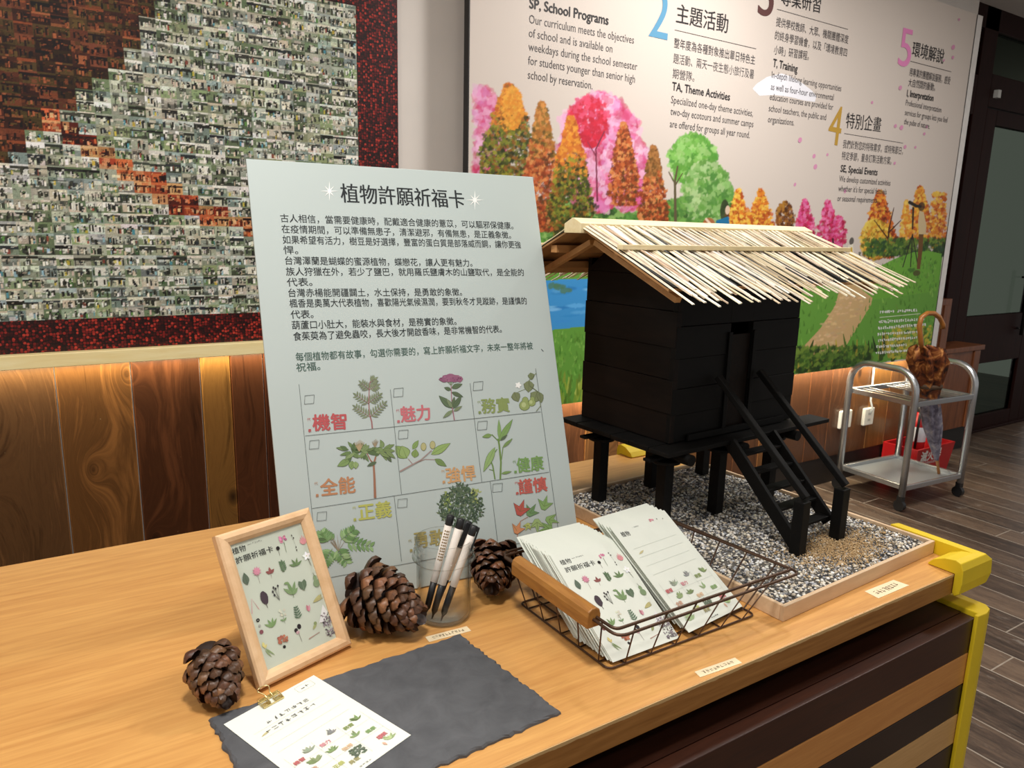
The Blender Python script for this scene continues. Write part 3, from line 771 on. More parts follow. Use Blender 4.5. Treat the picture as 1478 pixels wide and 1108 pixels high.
fr.box(5.04, 5.38, YD, YD + 0.06, 2.30, 2.55); fr.box(5.56, 6.78, YD, YD + 0.06, 2.37, 2.58); fr.box(5.04, 6.78, YD, YD + 0.06, 2.84, 2.98)
fr.box(5.04, 5.38, YD, YD + 0.06, 0.0, 0.82); fr.box(6.95, 9.0, YD, YD + 0.06, 2.37, 2.98)
fr.box(4.93, 6.95, YD - 0.02, YD + 0.1, 0.0, 0.02)
tag(fr.build('trim_5', M_frame, bevel=0.004), kind='structure')
win = tag(MB().box(5.04, 5.38, YD + 0.02, YD + 0.028, 0.82, 2.30).box(5.04, 5.38, YD + 0.02, YD + 0.028, 2.55, 2.84).box(5.56, 6.78, YD + 0.02, YD + 0.028, 2.58, 2.84).build('window_1', M_dglass), kind='structure')
k = MB().box(5.61, 5.65, YD - 0.03, YD, 2.43, 2.48)
tag(k.build('door_sensor', plain('sensor_white', '#cfcfcb', 0.4)), 'small white sensor block on the dark frame above the glass door', 'sensor')
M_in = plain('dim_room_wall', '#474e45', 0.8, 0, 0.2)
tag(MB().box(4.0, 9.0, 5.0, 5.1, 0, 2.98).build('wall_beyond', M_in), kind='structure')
tag(MB().box(4.81, 4.93, YW + 0.12, 5.0, 0, 2.98).build('wall_side', M_in), kind='structure')

# ---- wall sockets
def socket(px, py, label, wd=0.075, conduit=False):
    X, Zc = (lambda q: (q[0], q[1]))(on_plane(px, py, Matrix(((1, 0, 0, 0), (0, 0, -1, YW - 0.014), (0, 1, 0, 0), (0, 0, 0, 1)))))
    r = thing('wall_socket', label, 'socket', (X, YW - 0.014, Zc))
    MB().box(-wd / 2, wd / 2, -0.022, 0, -0.055, 0.055).build('cover_plate', plain('socket_white', '#e6e4de', 0.35), r, bevel=0.006)
    for z in (-0.02, 0.02):
        for x in (-0.008, 0.008): MB().box(x - 0.002, x + 0.002, -0.0228, -0.0222, z - 0.007, z + 0.007).build('slot', M_black, r)
    if conduit: MB().tube([(0.01, -0.012, 0.0), (0.012, -0.03, 0.05), (0.008, -0.012, 0.10), (0.006, -0.008, 0.33)], 0.006, 8).build('cable', plain('grey_cable', '#b9bcc0', 0.5), r, True)
socket(1217, 604, 'white wall socket on the wooden boards, behind the left leg of the trolley', 0.11)
socket(1250, 600, 'white wall socket with a grey cable running up the boards', 0.10, True)

# ================================================================== THE COUNTER
ZT = 0.78
M_oak = wood('orange_oak_top', '#c0874a', '#dda862', (0.9, 14, 14), 0.36, 0.45, 0.06, (0.32, 0.68), 9)
t = NT('worn_plywood_edge', 0.5, 0, 0.4)
sep = t.n('ShaderNodeSeparateXYZ'); t.l(t.coord(), sep.inputs[0])
f = t.noise(t.coord((1.5, 1, 22)), 6, 4)
worn = t.math('GREATER_THAN', t.math('ADD', sep.outputs[2], t.math('MULTIPLY', t.noise(t.coord((1, 1, 1)), 30, 3), 0.006)), -0.003)
M_edge = t.base(t.mix(worn, t.ramp(f, [(0.3, lin('#8a5a26')), (0.7, lin('#a8743a'))]), lin('#c9a570')))
top = thing('worktop', 'long orange wooden counter top carrying the display, black hut and cards', 'counter top', (0.3, 1.17, ZT))
TX0, TX1, TY0, TY1 = -1.5, 1.604, 0.688, 1.668
def lx(x): return x - 0.3
def ly(y): return y - 1.17
MB().box(lx(TX0), lx(TX1), ly(TY0) + .0015, ly(TY1), -0.044, 0).build('top_board', M_oak, top, bevel=0.0015)
MB().box(lx(TX0), lx(TX1), ly(TY0), ly(TY0) + 0.0014, -0.0435, -0.0004).build('front_edge', M_edge, top)
M_yel = plain('yellow_foam', '#dfc020', 0.55, 0, 0.4, 0.04, 12)
def guard(name, label, xs, ye, ysgn, yend):
    """soft L-shaped bumper round a right-hand corner of the counter top: one leg on the long edge, one on the right edge"""
    r = thing(name, label, 'edge guard', (TX1, ye, ZT))
    pr = [(-.054, .0008), (-.054, .004), (-.044, .016), (-.022, .027), (.000, .031), (.011, .027), (.017, .013), (.018, -.018), (.015, -.040), (.006, -.047), (.0012, -.040), (.0012, .0008)]
    V = []; n = len(pr)
    for d, z in pr: V.append((xs - TX1, ysgn * d, z))
    for d, z in pr: V.append((max(d * 3 if d > .002 else d, .0012), ysgn * d, z))
    for d, z in pr: V.append((max(d * 3 if d > .002 else d, .0012), yend - ye, z))
    F = [(i + k * n, (i + 1) % n + k * n, (i + 1) % n + (k + 1) * n, i + (k + 1) * n) for k in (0, 1) for i in range(n)] + [tuple(range(n)), tuple(range(2 * n, 3 * n))[::-1]]
    MB().add(V, F).build('bumper', M_yel, r, bevel=.005, seg=3)
    return r
guard('corner_guard', 'yellow foam bumper wrapped round the front right corner of the counter, beside the gravel tray', 1.535, TY0, -1, 0.87)
guard('corner_guard', 'yellow foam bumper on the back right corner of the counter, seen under the black hut', 1.475, TY1, 1, 1.58)

# cabinet under the top, with boards of different woods
cab = thing('counter_cabinet', 'counter cabinet faced with horizontal boards of dark and light wood under the orange top', 'cabinet', (0.3, 0.65, 0))
CX1, CY, CZ = 1.574, 0.660, 0.69
M_mah = wood('mahogany', '#1f0e08', '#341a10', (1, 14, 14), 0.35, 0.45, 0.05)
MB().box(lx(-1.5), lx(CX1) - .002, 0.028, 0.96, 0.0, CZ).build('body', M_mah, cab)
MB().box(lx(-1.45), lx(1.48), 0.13, 0.90, CZ, ZT - 0.044).build('riser', plain('riser_black', '#120c0a', 0.7), cab)
cols = [('#2a140c', '#432213'), ('#b8793c', '#cf9250'), ('#1a0f0a', '#291913'), ('#b98d55', '#d0a56c'), ('#1c110b', '#2b1a13'), ('#b8793c', '#cf9250'), ('#2a140c', '#432213'), ('#1a0f0a', '#291913'), ('#b98d55', '#d0a56c')]
z1 = CZ
for i, (a, b) in enumerate(cols):
    hgt = 0.072 + (0.006 if i == 0 else 0)
    MB().box(lx(-1.5), lx(CX1) - .002, 0.0, 0.027, z1 - hgt + .001, z1).build('facing_board', wood('facing_wood_%d' % i, a, b, (1, 16, 16), 0.38, 0.45, 0.05), cab, bevel=0.0015)
    z1 -= hgt
g = thing('post_guard', 'upright yellow edge guard on the right front corner of the striped cabinet', 'edge guard', (CX1, 0.6495, 0))
pr = [(-0.012, -0.008), (0.02, -0.010), (0.045, -0.004), (0.058, 0.010), (0.060, 0.30), (0.050, 0.305), (0.004, 0.305), (0.001, 0.02), (0.001, 0.0), (-0.012, 0.0)]
MB().prism([(x, y, 0.004) for x, y in pr], (0, 0, CZ + 0.006)).build('guard_profile', M_yel, g, bevel=0.002)

# ================================================================== DISPLAY BOARD
def pose(x, y, z, yaw, tilt, rol=0.0):
    """plane standing on the counter: local x right, y up along the sheet, z towards the viewer; origin at the middle of its lower edge"""
    X = Vector((math.cos(yaw), math.sin(yaw), 0)); Bk = Vector((-math.sin(yaw), math.cos(yaw), 0))
    Y = Bk * math.sin(tilt) + Vector((0, 0, 1)) * math.cos(tilt)
    X2 = X * math.cos(rol) + Y * math.sin(rol); Y2 = Y * math.cos(rol) - X * math.sin(rol)
    Zn = X2.cross(Y2)
    return Matrix(((X2.x, Y2.x, Zn.x, x), (X2.y, Y2.y, Zn.y, y), (X2.z, Y2.z, Zn.z, z), (0, 0, 0, 1)))
MBd = pose(0.614, 1.169, ZT + .0025, math.radians(-5.1), math.radians(18.2))
BW, BH = 0.605, 0.831
board = thing('display_board', 'tall pale green display board with Chinese text and a grid of plant drawings', 'display board', mat4=MBd)
MB().box(-BW / 2, BW / 2, 0, BH, -0.006, 0).build('panel', plain('board_green', '#b9c4c1', 0.5, 0, 0.35, 0.01, 4), board, bevel=0.0012)
# strut at the back
b = MB(); Mi = MBd.inverted()
foot = Mi @ Vector((0.60, 1.46, ZT + 0.001)); 
b.prism([(-0.05, 0.55, -0.0065), (0.05, 0.55, -0.0065), (0.07, foot.y + .001, foot.z), (-0.07, foot.y + .001, foot.z)], (0, 0.004, -0.003))
b.build('back_strut', plain('grey_card', '#8d8a84', 0.7), board)
def muted(h):
    c = lin(h); g = sum(c) / 3
    return tuple(v * .78 + g * .2 for v in c)
def PB(px, py): return on_plane(px, py, MBd)
A = Art(0.0004, 0.00015, PB)
T = Art(0.0004, 0.00015, PB)
y7 = Z(340, 220, .3385); y8 = Z(400, 520, .3051)
def bline(body, p, q, h, col, bold=0.0, res=2, f=y7): T.text(body, f(*p), f(*q), h, col, bold, res)
ink = lin('#23282a'); grn = lin('#3f5a50')
bline('植物許願祈福卡', (450, 206), (978, 232), .042, ink, .018, 4)
for s, p, q in (('古人相信，當需要健康時，配戴適合健康的薏苡，可以驅邪保健康。', (192, 294), (1185, 325)), ('在疫情期間，可以準備無患子，清潔避邪，有備無患，是正義象徵。', (197, 340), (1175, 365)),
                ('如果希望有活力，樹豆是好選擇，豐富的蛋白質是部落威而鋼，讓你更強', (202, 386), (1217, 406)), ('悍。', (205, 430), (268, 431)),
                ('台灣澤蘭是蝴蝶的蜜源植物，蝶戀花，讓人更有魅力。', (212, 475), (1010, 484)), ('族人狩獵在外，若少了鹽巴，就用羅氏鹽膚木的山鹽取代，是全能的', (216, 522), (1230, 524)),
                ('代表。', (220, 568), (328, 566)), ('台灣赤楊能開疆闢土，水土保持，是勇敢的象徵。', (226, 613), (966, 608)),
                ('楓香是奧萬大代表植物，喜歡陽光氣候濕潤，要到秋冬才見蹤跡，是謹慎的', (231, 658), (1242, 645)), ('代表。', (236, 706), (333, 703)),
                ('葫蘆口小肚大，能裝水與食材，是務實的象徵。', (241, 751), (942, 732)), ('食茱萸為了避免蟲咬，長大後才開啟香味，是非常機智的代表。', (247, 799), (1135, 765))):
    bline(s, p, q, .0176, ink, .006)
bline('每個植物都有故事，勾選你需要的，寫上許願祈福文字，未來一整年將被', (257, 887), (1268, 836), .0176, grn, .006)
bline('祝福。', (260, 932), (362, 924), .0176, grn, .006)
T.strip([y7(1303, 838), y7(1312, 848)], .8, ink)
wht = lin('#f4f4f0')
for x, y in ((400, 165), (1020, 203)):
    for k in range(8):
        a = k * math.pi / 4; r = 13 if k % 2 == 0 else 10
        c = y7(x, y); A.poly([(c[0] + math.cos(a) * r, c[1] + math.sin(a) * r * 1.1), (c[0] + math.cos(a + 1.57) * 1.2, c[1] + math.sin(a + 1.57) * 1.2), (c[0] + math.cos(a - 1.57) * 1.2, c[1] + math.sin(a - 1.57) * 1.2)], wht)
lc = lin('#5f6664')
for pts in ([(103, 113), (197, 1040)], [(535, 137), (588, 632)], [(553, 642), (588, 950)], [(912, 108), (968, 575)], [(1007, 570), (1042, 855)], [(1222, 38), (1333, 830)],
            [(132, 357), (1245, 243)], [(165, 700), (1285, 528)], [(196, 1036), (1333, 830)]):
    A.strip([y8(*p) for p in pts], .62, lc)
for x, y in ((152, 185), (573, 152), (950, 121), (175, 398), (596, 350), (970, 308), (211, 737), (592, 675), (1042, 602)):
    q = [y8(x + dx - dy * .06, y + dy - dx * .09) for dx, dy in ((-22, -20), (22, -20), (22, 20), (-22, 20))]
    for i in range(4): A.strip([q[i], q[(i + 1) % 4]], .6, lc)
for w, p, q, c, sm in (('機智', (168, 328), (331, 318), '#c5484c', ((142, 282), (153, 333))), ('魅力', (585, 287), (727, 274), '#cf646e', ((562, 240), (573, 290))), ('務實', (968, 246), (1103, 236), '#8c9f52', ((947, 200), (957, 247))),
                       ('全能', (205, 636), (372, 617), '#c4824e', ((176, 585), (188, 640))), ('強悍', (800, 576), (941, 558), '#d7a05e', ((776, 527), (787, 576))), ('健康', (1135, 526), (1263, 511), '#79a552', ((1114, 482), (1126, 528))),
                       ('正義', (385, 752), (543, 731), '#bcbe48', ((356, 700), (366, 754))), ('勇敢', (645, 884), (796, 862), '#a89a4e', ((620, 856), (632, 900))), ('謹慎', (1143, 629), (1279, 611), '#cc5444', ((1123, 582), (1134, 629)))):
    c = muted(c); T.text(w, y8(*p), y8(*q), .033, c, .028, 3)
    a, b2 = sm; T.text('代', y8(a[0], a[1] + 4), y8(a[0] + 16, a[1] + 3), .0065, c, 0, 1); T.text('表', y8(b2[0] - 6, b2[1] + 6), y8(b2[0] + 9, b2[1] + 5), .0065, c, .06, 1)
T.build('lettering', M_print, board)

# the nine plants
def Q(x, y): return y8(x, y)
def leafz(x, y, x2, y2, w, col, vein=True, shape=.45):
    a = Q(x, y); b = Q(x2, y2); Ln = math.hypot(b[0] - a[0], b[1] - a[1]); c = muted(col) if isinstance(col, str) else col
    A.leaf(a[0], a[1], math.atan2(b[1] - a[1], b[0] - a[0]), Ln * 1.03, w * .3051 * 1.12, tuple(v * .45 for v in c), None, shape)
    A.leaf(a[0], a[1], math.atan2(b[1] - a[1], b[0] - a[0]), Ln, w * .3051, jit(c, .08), tuple(v * .6 for v in c) if vein else None, shape)
def stem(pts, w, col, w1=None): A.strip([Q(*p) for p in pts], w * .3051, lin(col), (w1 if w1 else w) * .3051)
def frond(p0, p1, n, ln, w, col, stemcol='#8a6a60'):
    stem([p0, p1], 3, stemcol, 1.5); dx, dy = p1[0] - p0[0], p1[1] - p0[1]; a0 = math.atan2(dy, dx)
    for i in range(n):
        q = (i + .6) / n; x, y = p0[0] + dx * q, p0[1] + dy * q
        for sgn in (-1, 1):
            a = a0 + sgn * .95; l2 = ln * (1 - .35 * q)
            leafz(x, y, x + math.cos(a) * l2, y + math.sin(a) * l2, w, col, False)
    leafz(p1[0], p1[1], p1[0] + math.cos(a0) * ln * .6, p1[1] + math.sin(a0) * ln * .6, w, col, False)
G_, GL, GD = '#7e8f66', '#8fa86a', '#5f7350'
stem([(450, 322), (447, 290), (436, 250), (433, 190), (436, 130), (440, 98)], 7, '#9a6a6a', 3)
for p0, p1, n in (((438, 268), (372, 222), 6), ((440, 268), (505, 205), 6), ((434, 205), (375, 165), 5), ((434, 200), (482, 165), 5), ((436, 140), (400, 108), 4), ((437, 138), (470, 120), 4), ((440, 105), (460, 90), 3)):
    frond(p0, p1, n, 34, 8, '#828e6a')
stem([(838, 283), (828, 225), (824, 170), (822, 110)], 5, '#a06a78', 3)
for q in ((-28, -22), (-12, -30), (8, -32), (26, -24), (0, -20)): stem([(822, 118), (822 + q[0], 112 + q[1])], 2, '#7a8a6a')
for x, y in ((787, 90), (803, 80), (822, 76), (842, 80), (858, 88), (815, 90), (838, 92)):
    A.disc(*Q(x, y), 6.5, 4.2, jit(lin('#94607a'), .15), 10, -.05, .2)
for i in range(40): A.disc(*Q(U(772, 870), U(72, 102)), 1.2, 1.2, jit(random.choice((lin('#a8708c'), lin('#7a4a64'))), .2), 6)
for a in ((824, 130, 875, 112, 22, GD), (823, 140, 790, 128, 16, GD), (824, 150, 878, 172, 18, GD), (826, 225, 766, 168, 28, GD), (824, 215, 806, 185, 14, G_), (828, 222, 838, 172, 16, GD), (832, 228, 872, 165, 22, GD), (834, 240, 874, 216, 14, G_), (830, 235, 784, 272, 16, G_), (828, 225, 800, 180, 14, G_)): leafz(*a)
stem([(1225, 240), (1245, 215), (1236, 150), (1195, 120), (1190, 95), (1225, 60)], 3, '#7a8460'); stem([(1190, 130), (1150, 145), (1120, 160)], 2.5, '#7a8460')
for x, y, x2, y2, w in ((1192, 95, 1188, 150, 46), (1232, 145, 1212, 200, 52), (1120, 150, 1140, 195, 40), (1198, 58, 1205, 92, 28), (1240, 150, 1250, 200, 30)): leafz(x, y, x2, y2, w, '#7f8a5a', True, .3)
for x, y, r in ((1170, 213, 24), (1204, 200, 17)):
    A.disc(*Q(x, y), r * .33, r * .31, lin('#5f6f40'), 14); A.disc(*Q(x + 3, y - r), r * .2, r * .22, lin('#5f6f40'), 12)
    A.disc(*Q(x, y), r * .305, r * .285, lin('#94a266'), 14); A.disc(*Q(x + 3, y - r), r * .175, r * .2, lin('#94a266'), 12)
    A.disc(*Q(x - 4, y - 3), r * .14, r * .16, lin('#b4bf88'), 10)
for k in range(5):
    a = k * 1.256; A.leaf(*Q(1140, 117), a, 5, 3.5, wht)
stem([(463, 650), (460, 560), (456, 490), (466, 455)], 12, '#9c6f58', 7); stem([(457, 490), (440, 470), (425, 440)], 6, '#9c6f58', 4)
for cx, cy in ((350, 430), (420, 430), (500, 420)):
    for k in range(13):
        a = k / 13 * 6.28 + U(-.2, .2); l2 = U(40, 68); x, y = cx + U(-20, 20), cy + U(-14, 14)
        leafz(x, y, x + math.cos(a) * l2, y + math.sin(a) * l2 * .75, U(13, 20), random.choice(('#6f8a4e', '#5f7a48', '#86a060', '#7c9656')))
for a in ((345, 470, 285, 500, 30, '#86a35a'), (355, 475, 350, 515, 30, '#86a35a'), (370, 478, 372, 512, 26, '#94b068'), (520, 450, 540, 480, 16, GD), (470, 480, 425, 500, 16, GD)): leafz(*a)
for k in range(8): stem([(388, 430), (365 + k * 6.5, 375 + abs(k - 4) * 4)], 5, '#b09a78', 2)
for k in range(6): stem([(462, 410), (448 + k * 6, 372 + abs(k - 3) * 4)], 4, '#9a8a70', 2)
stem([(580, 525), (640, 492), (680, 470), (730, 425)], 7, '#a08a84', 4); stem([(655, 485), (700, 468), (760, 470)], 5, '#a08a84', 3); stem([(640, 490), (620, 465)], 4, '#a08a84', 3)
for a in ((615, 462, 560, 405, 52, '#88a552'), (612, 460, 590, 405, 50, '#94b060'), (640, 420, 668, 378, 22, '#86a352'), (650, 460, 655, 420, 32, '#86a352'), (728, 445, 818, 392, 34, '#8fae58'), (745, 466, 800, 500, 26, '#7c9a50')): leafz(*a)
for x, y in ((692, 408), (735, 400)):
    A.disc(*Q(x, y), 4.2, 6, lin('#7a7a4c'), 12); A.disc(*Q(x, y), 3.6, 5.4, lin('#b4b080'), 12)
for pts, w in (([(1030, 562), (1020, 500), (1000, 450)], 6), ([(1055, 562), (1058, 480), (1050, 400), (1045, 370)], 8), ([(1060, 470), (1068, 410), (1110, 370)], 4), ([(1024, 520), (1002, 515)], 3), ([(1050, 385), (1015, 350)], 4), ([(1040, 420), (1000, 470)], 4)): stem(pts, w, '#6f8a4c')
for a in ((1052, 378, 1048, 280, 16, '#86ad58'), (1050, 382, 1112, 280, 26, '#86ad58'), (1015, 352, 970, 362, 18, '#7ea052'), (1030, 410, 976, 525, 30, '#8fb062'), (1066, 412, 1112, 370, 14, '#7ea052'), (1060, 535, 1108, 525, 12, '#7ea052'), (1056, 378, 1088, 352, 12, GD)): leafz(*a)
for k in range(11):
    a = -2.7 + k * .2; leafz(215 + k * 4, 850, 215 + math.cos(a) * 70, 850 + math.sin(a) * 50, 18, '#7fae66')
for p0, p1 in (((300, 850), (365, 800)), ((320, 860), (450, 880)), ((280, 890), (330, 960)), ((260, 890), (225, 960)), ((240, 860), (210, 810))):
    dx, dy = p1[0] - p0[0], p1[1] - p0[1]; stem([p0, p1], 2.5, '#7a9a60')
    for k in range(6):
        q = (k + .7) / 6.2; x, y = p0[0] + dx * q, p0[1] + dy * q
        for sg in (-1, 1):
            a = math.atan2(dy, dx) + sg * 1.0; leafz(x, y, x + math.cos(a) * 52 * (1.1 - q * .5), y + math.sin(a) * 44 * (1.1 - q * .5), 15, random.choice(('#86b06a', '#6f9c56', '#9cc27e')))
for k in range(14): stem([(290, 900), (290 + U(-45, 40), 900 - U(40, 85))], 2.5, '#9a8a74', 1)
def bush(cx, cy, rx, ry, n, cols):
    for i in range(n):
        a = U(0, 6.28); r = math.sqrt(rnd()); x, y = cx + rx * r * math.cos(a), cy + ry * r * math.sin(a) + (6 * math.sin(a * 5) if r > .8 else 0); b2 = U(0, 6.28)
        c = lin(random.choice(cols)); p = Q(x, y); A.leaf(p[0], p[1], b2, 5.2, 2.1, jit(c, .2))
stem([(868, 820), (868, 740)], 12, '#6a6a58', 8)
bush(868, 695, 104, 92, 620, ('#4d5f4a', '#5f7058', '#3f5040', '#6a7a5e', '#566850'))
bush(935, 640, 18, 40, 40, ('#8f9f5a', '#a3ad6a')); bush(805, 665, 16, 40, 36, ('#8f9f5a', '#6f7f50'))
bush(862, 610, 40, 22, 60, ('#4d5f4a', '#5f7058'))
def maple(cx, cy, r, a0, col, lobes=3):
    P3 = []; n = lobes
    for k in range(n):
        a = a0 + (k - (n - 1) / 2) * .95
        P3.append((cx + math.cos(a) * r * (1 if k == (n - 1) / 2 else .85), cy + math.sin(a) * r * (1 if k == (n - 1) / 2 else .85)))
        if k < n - 1: P3.append((cx + math.cos(a + .47) * r * .42, cy + math.sin(a + .47) * r * .42))
    P3 += [(cx - math.cos(a0 - .5) * r * .35, cy - math.sin(a0 - .5) * r * .35), (cx - math.cos(a0 + .5) * r * .35, cy - math.sin(a0 + .5) * r * .35)]
    c = muted(col); A.poly([Q(cx + (x - cx) * 1.07, cy + (y - cy) * 1.07) for x, y in P3], tuple(v * .4 for v in c)); A.poly([Q(*p) for p in P3], jit(c, .06))
    for k in range(n):
        a = a0 + (k - (n - 1) / 2) * .95; stem([(cx, cy), (cx + math.cos(a) * r * .7, cy + math.sin(a) * r * .7)], 1.6, '#5a6a40')
stem([(1180, 770), (1230, 770), (1290, 780)], 3, '#8a8a60'); stem([(1135, 835), (1150, 760), (1185, 740)], 2.5, '#b07a60')
for a in ((1195, 722, 50, -1.0, '#6f9a5c'), (1262, 690, 52, -1.3, '#86b25e'), (1285, 752, 48, .3, '#8fba62'), (1228, 765, 50, 1.5, '#a0c070'), (1285, 795, 50, 2.9, '#86b25e'), (1186, 778, 30, 2.0, '#bcc860'), (1148, 715, 58, -1.25, '#c84a3c'), (1133, 805, 46, -1.2, '#d98a4c')): maple(*a)
A.build('plant_drawings', M_print, board)

# ================================================================== CARDS, FRAME, SLATE
CWd, CHt = 0.148, 0.210
def soft(h):
    """muted printing ink"""
    c = lin(h); g = sum(c) / 3
    return tuple(v * .72 + g * .28 for v in c)
def cover_print(parent, w=CWd, h=CHt, name='printed_front'):
    """front of the wish card: title and five rows of small plants; local x from the middle, y from the lower edge"""
    k = w / 148.0
    T = lambda u, v: ((u - 74) * k, h - v * k)
    A = Art(0.0004, 0.00012, T); L = soft; ink = lin('#2a2c2c')
    def leaf(u, v, ang, ln, wd, col, st=True):
        c = L(col) if isinstance(col, str) else col
        A.leaf(u, v, ang, ln, wd, jit(c, .1), tuple(x * .6 for x in c) if st else None)
    def st(pts, wdt, col): A.strip(pts, wdt, L(col), wdt * .6)
    A.text('植物', (11, 24), (34, 24), 11.2 * k, ink, .008); A.text('許願祈福卡', (12, 40), (78, 40), 11.6 * k, ink, .008)
    st([(38, 17), (45, 17)], .6, '#5a5c5c'); A.scribble((47, 18), (64, 18), -2.6, 5, L('#6a6c6c'), .35)
    PI = math.pi
    for i in range(9): A.disc(100 + U(-6, 6), 27 + U(-5, 4), 2.6, 2.2, jit(L('#d86a94'), .3), 6, 0, .4)     # pink cluster
    st([(100, 31), (99, 49)], .9, '#6a7a50')
    A.disc(86.5, 38, 3.4, 3.4, L('#26211f')); st([(86.5, 40), (86, 51)], .6, '#5a4a3a')
    for u, v in ((117, 25), (119, 30), (118.5, 46), (118, 51)): A.disc(u, v, 1, 1.6, L('#4a4038'))
    st([(117, 27), (119, 46)], .4, '#8a8a80')
    for i in range(7): leaf(134.5, 46, -PI / 2 + (i - 3) * .28, 17 - abs(i - 3) * 2.4, 3, '#e0848a', False)
    for i in range(5): leaf(132, 66, i * 1.256 - .3, 8, 5, '#f3f3f2', False)
    A.disc(132, 66, 1, 1, L('#d8c878')); st([(133, 70), (135, 84)], .9, '#6a6a58')
    leaf(19, 77, -PI / 2, 20, 11, '#5d6f5a')
    for i in range(10): leaf(40, 62, i * .628, 8, 3, '#d87a98', False)
    A.disc(40, 62, 2, 2, L('#6a2a38')); st([(40, 67), (39.5, 82)], .7, '#8a7a6a')
    for i in range(3): leaf(62, 73, -PI / 2 + (i - 1) * .95, 11 - abs(i - 1) * 1.5, 5, '#9a4a44')
    st([(62, 73), (61, 81)], .6, '#7a4a44')
    for i in range(9): leaf(86 , 78 - i * 1.7, -PI / 2 + (1 if i % 2 else -1) * .8, 8, 3.4, '#5d7a52', False)
    leaf(86, 66, -PI / 2, 9, 4, '#5d7a52')
    for i in range(4): leaf(109, 76, -PI / 2 + (i - 1.5) * .75, 14, 4.2, '#6a8a50')
    A.strip([(13, 122), (19, 100), (26, 120)], 1.3, L('#d88a90'), 1)
    A.disc(39.5, 106, 6.2, 11, L('#4a3a44'), 14, 0, .08); st([(39.5, 115), (40, 123)], 1.2, '#5a4a48')
    for u, v in ((56, 102), (59, 96), (62, 99), (67, 96), (57, 108)):
        A.disc(u, v, 1.6, 2.2, L('#3a3438')); st([(u, v), (63, 119)], .6, '#6a6a60')
    for a, l2 in ((-1.1, 22), (-1.7, 24), (-2.3, 20), (-.6, 14)): leaf(88, 118, a, l2, 6, '#7a9c5c')
    leaf(78, 96, .2, 10, 4, '#7a9c5c'); st([(88, 118), (88, 123)], 1, '#6a8a50')
    A.poly([(109.5, 119), (103, 112), (101.5, 106), (104, 101), (109.5, 104), (115, 101), (117.5, 106), (116, 112)], L('#5d7456')); st([(109.5, 118), (109.5, 104)], .5, '#8aa080')
    A.disc(135, 115, 6.4, 6.4, L('#7f9a68'), 14); A.disc(135, 106, 3.6, 4.6, L('#86a26e'), 12); st([(135, 103), (134, 96)], .8, '#6a7a50')
    for i in range(6): leaf(20, 150 - i * 0.1, -PI / 2, 0.1, .1, '#7a8a60', False)
    for u, v, r, c in ((19, 135, 3, '#26211f'), (19, 144, 2.2, '#a5a59a'), (19, 154, 3.4, '#8a4450')): A.disc(u, v, r, r, L(c), 12)
    A.disc(19, 135, 1, 1, L('#a5a59a'))
    for a in (-1.9, -1.3, -.8, -2.5): leaf(39, 154, a, 15, 4.2, '#7aa058')
    for i in range(7): A.disc(61 + U(-5, 5), 138 + U(-6, 6), 2, 2, jit(L('#d8d4b8'), .15), 6, 0, .3)
    st([(61, 140), (60, 157)], .8, '#7a8a60'); leaf(60, 152, -.6, 7, 3, '#7a9a60'); leaf(60, 152, -2.5, 7, 3, '#7a9a60')
    for i in range(5):
        for s in (-1, 1): leaf(86, 157 - i * 4.2, -PI / 2 + s * 1.0, 9 - i, 2.6, '#5a7a5c', False)
    st([(86, 158), (86, 136)], .6, '#5a7a5c')
    leaf(107, 154, -PI / 2 - .15, 12, 6, '#c86a7c'); leaf(107, 154, -PI / 2 + .3, 11, 4, '#d88a98', False)
    for i in range(6): leaf(118, 143, -.25 + (i - 3) * .09, 20 + U(-3, 3), 2.4, '#b8b060', False)
    leaf(16, 178, -PI / 2, 9, 5, '#d8c860', False); leaf(17, 180, .9, 20, 2.4, '#8aa060', False); leaf(16, 182, 1.1, 16, 2.4, '#8aa060', False); leaf(16, 180, -.8, 8, 3, '#d8c860', False)
    for i in range(12): A.disc(50.5 + U(-8, 8), 178 + U(-5, 5), 2.8, 2.8, jit(L('#b5623c'), .25), 7, 0, .3)
    A.disc(48, 190, 2.6, 2.6, L('#2a2624'))
    A.disc(75, 174, 3.2, 3.6, L('#33282c')); A.disc(82, 170, 3.6, 4.2, L('#2e2428')); A.disc(77, 178, 3.4, 2.6, L('#c89aa0')); st([(78, 178), (79, 194)], .8, '#7a6a60')
    leaf(104, 184, -.7, 13, 5, '#a0a860'); A.disc(111, 176, 3, 3, L('#8a9a58'))
    st([(92, 195), (114, 192)], 1.6, '#b58a78')
    A.poly([(118, 178), (134, 152), (138, 166), (130, 180)], L('#e3e2e0'))
    for i in range(150): A.disc(U(124, 146), U(166, 206), U(.8, 1.8), U(.8, 1.8), jit(random.choice((L('#7d7078'), L('#978a90'), L('#5c5058'), L('#b0a4aa'))), .15), 6, 0, .3)
    return A.build(name, M_print, parent)

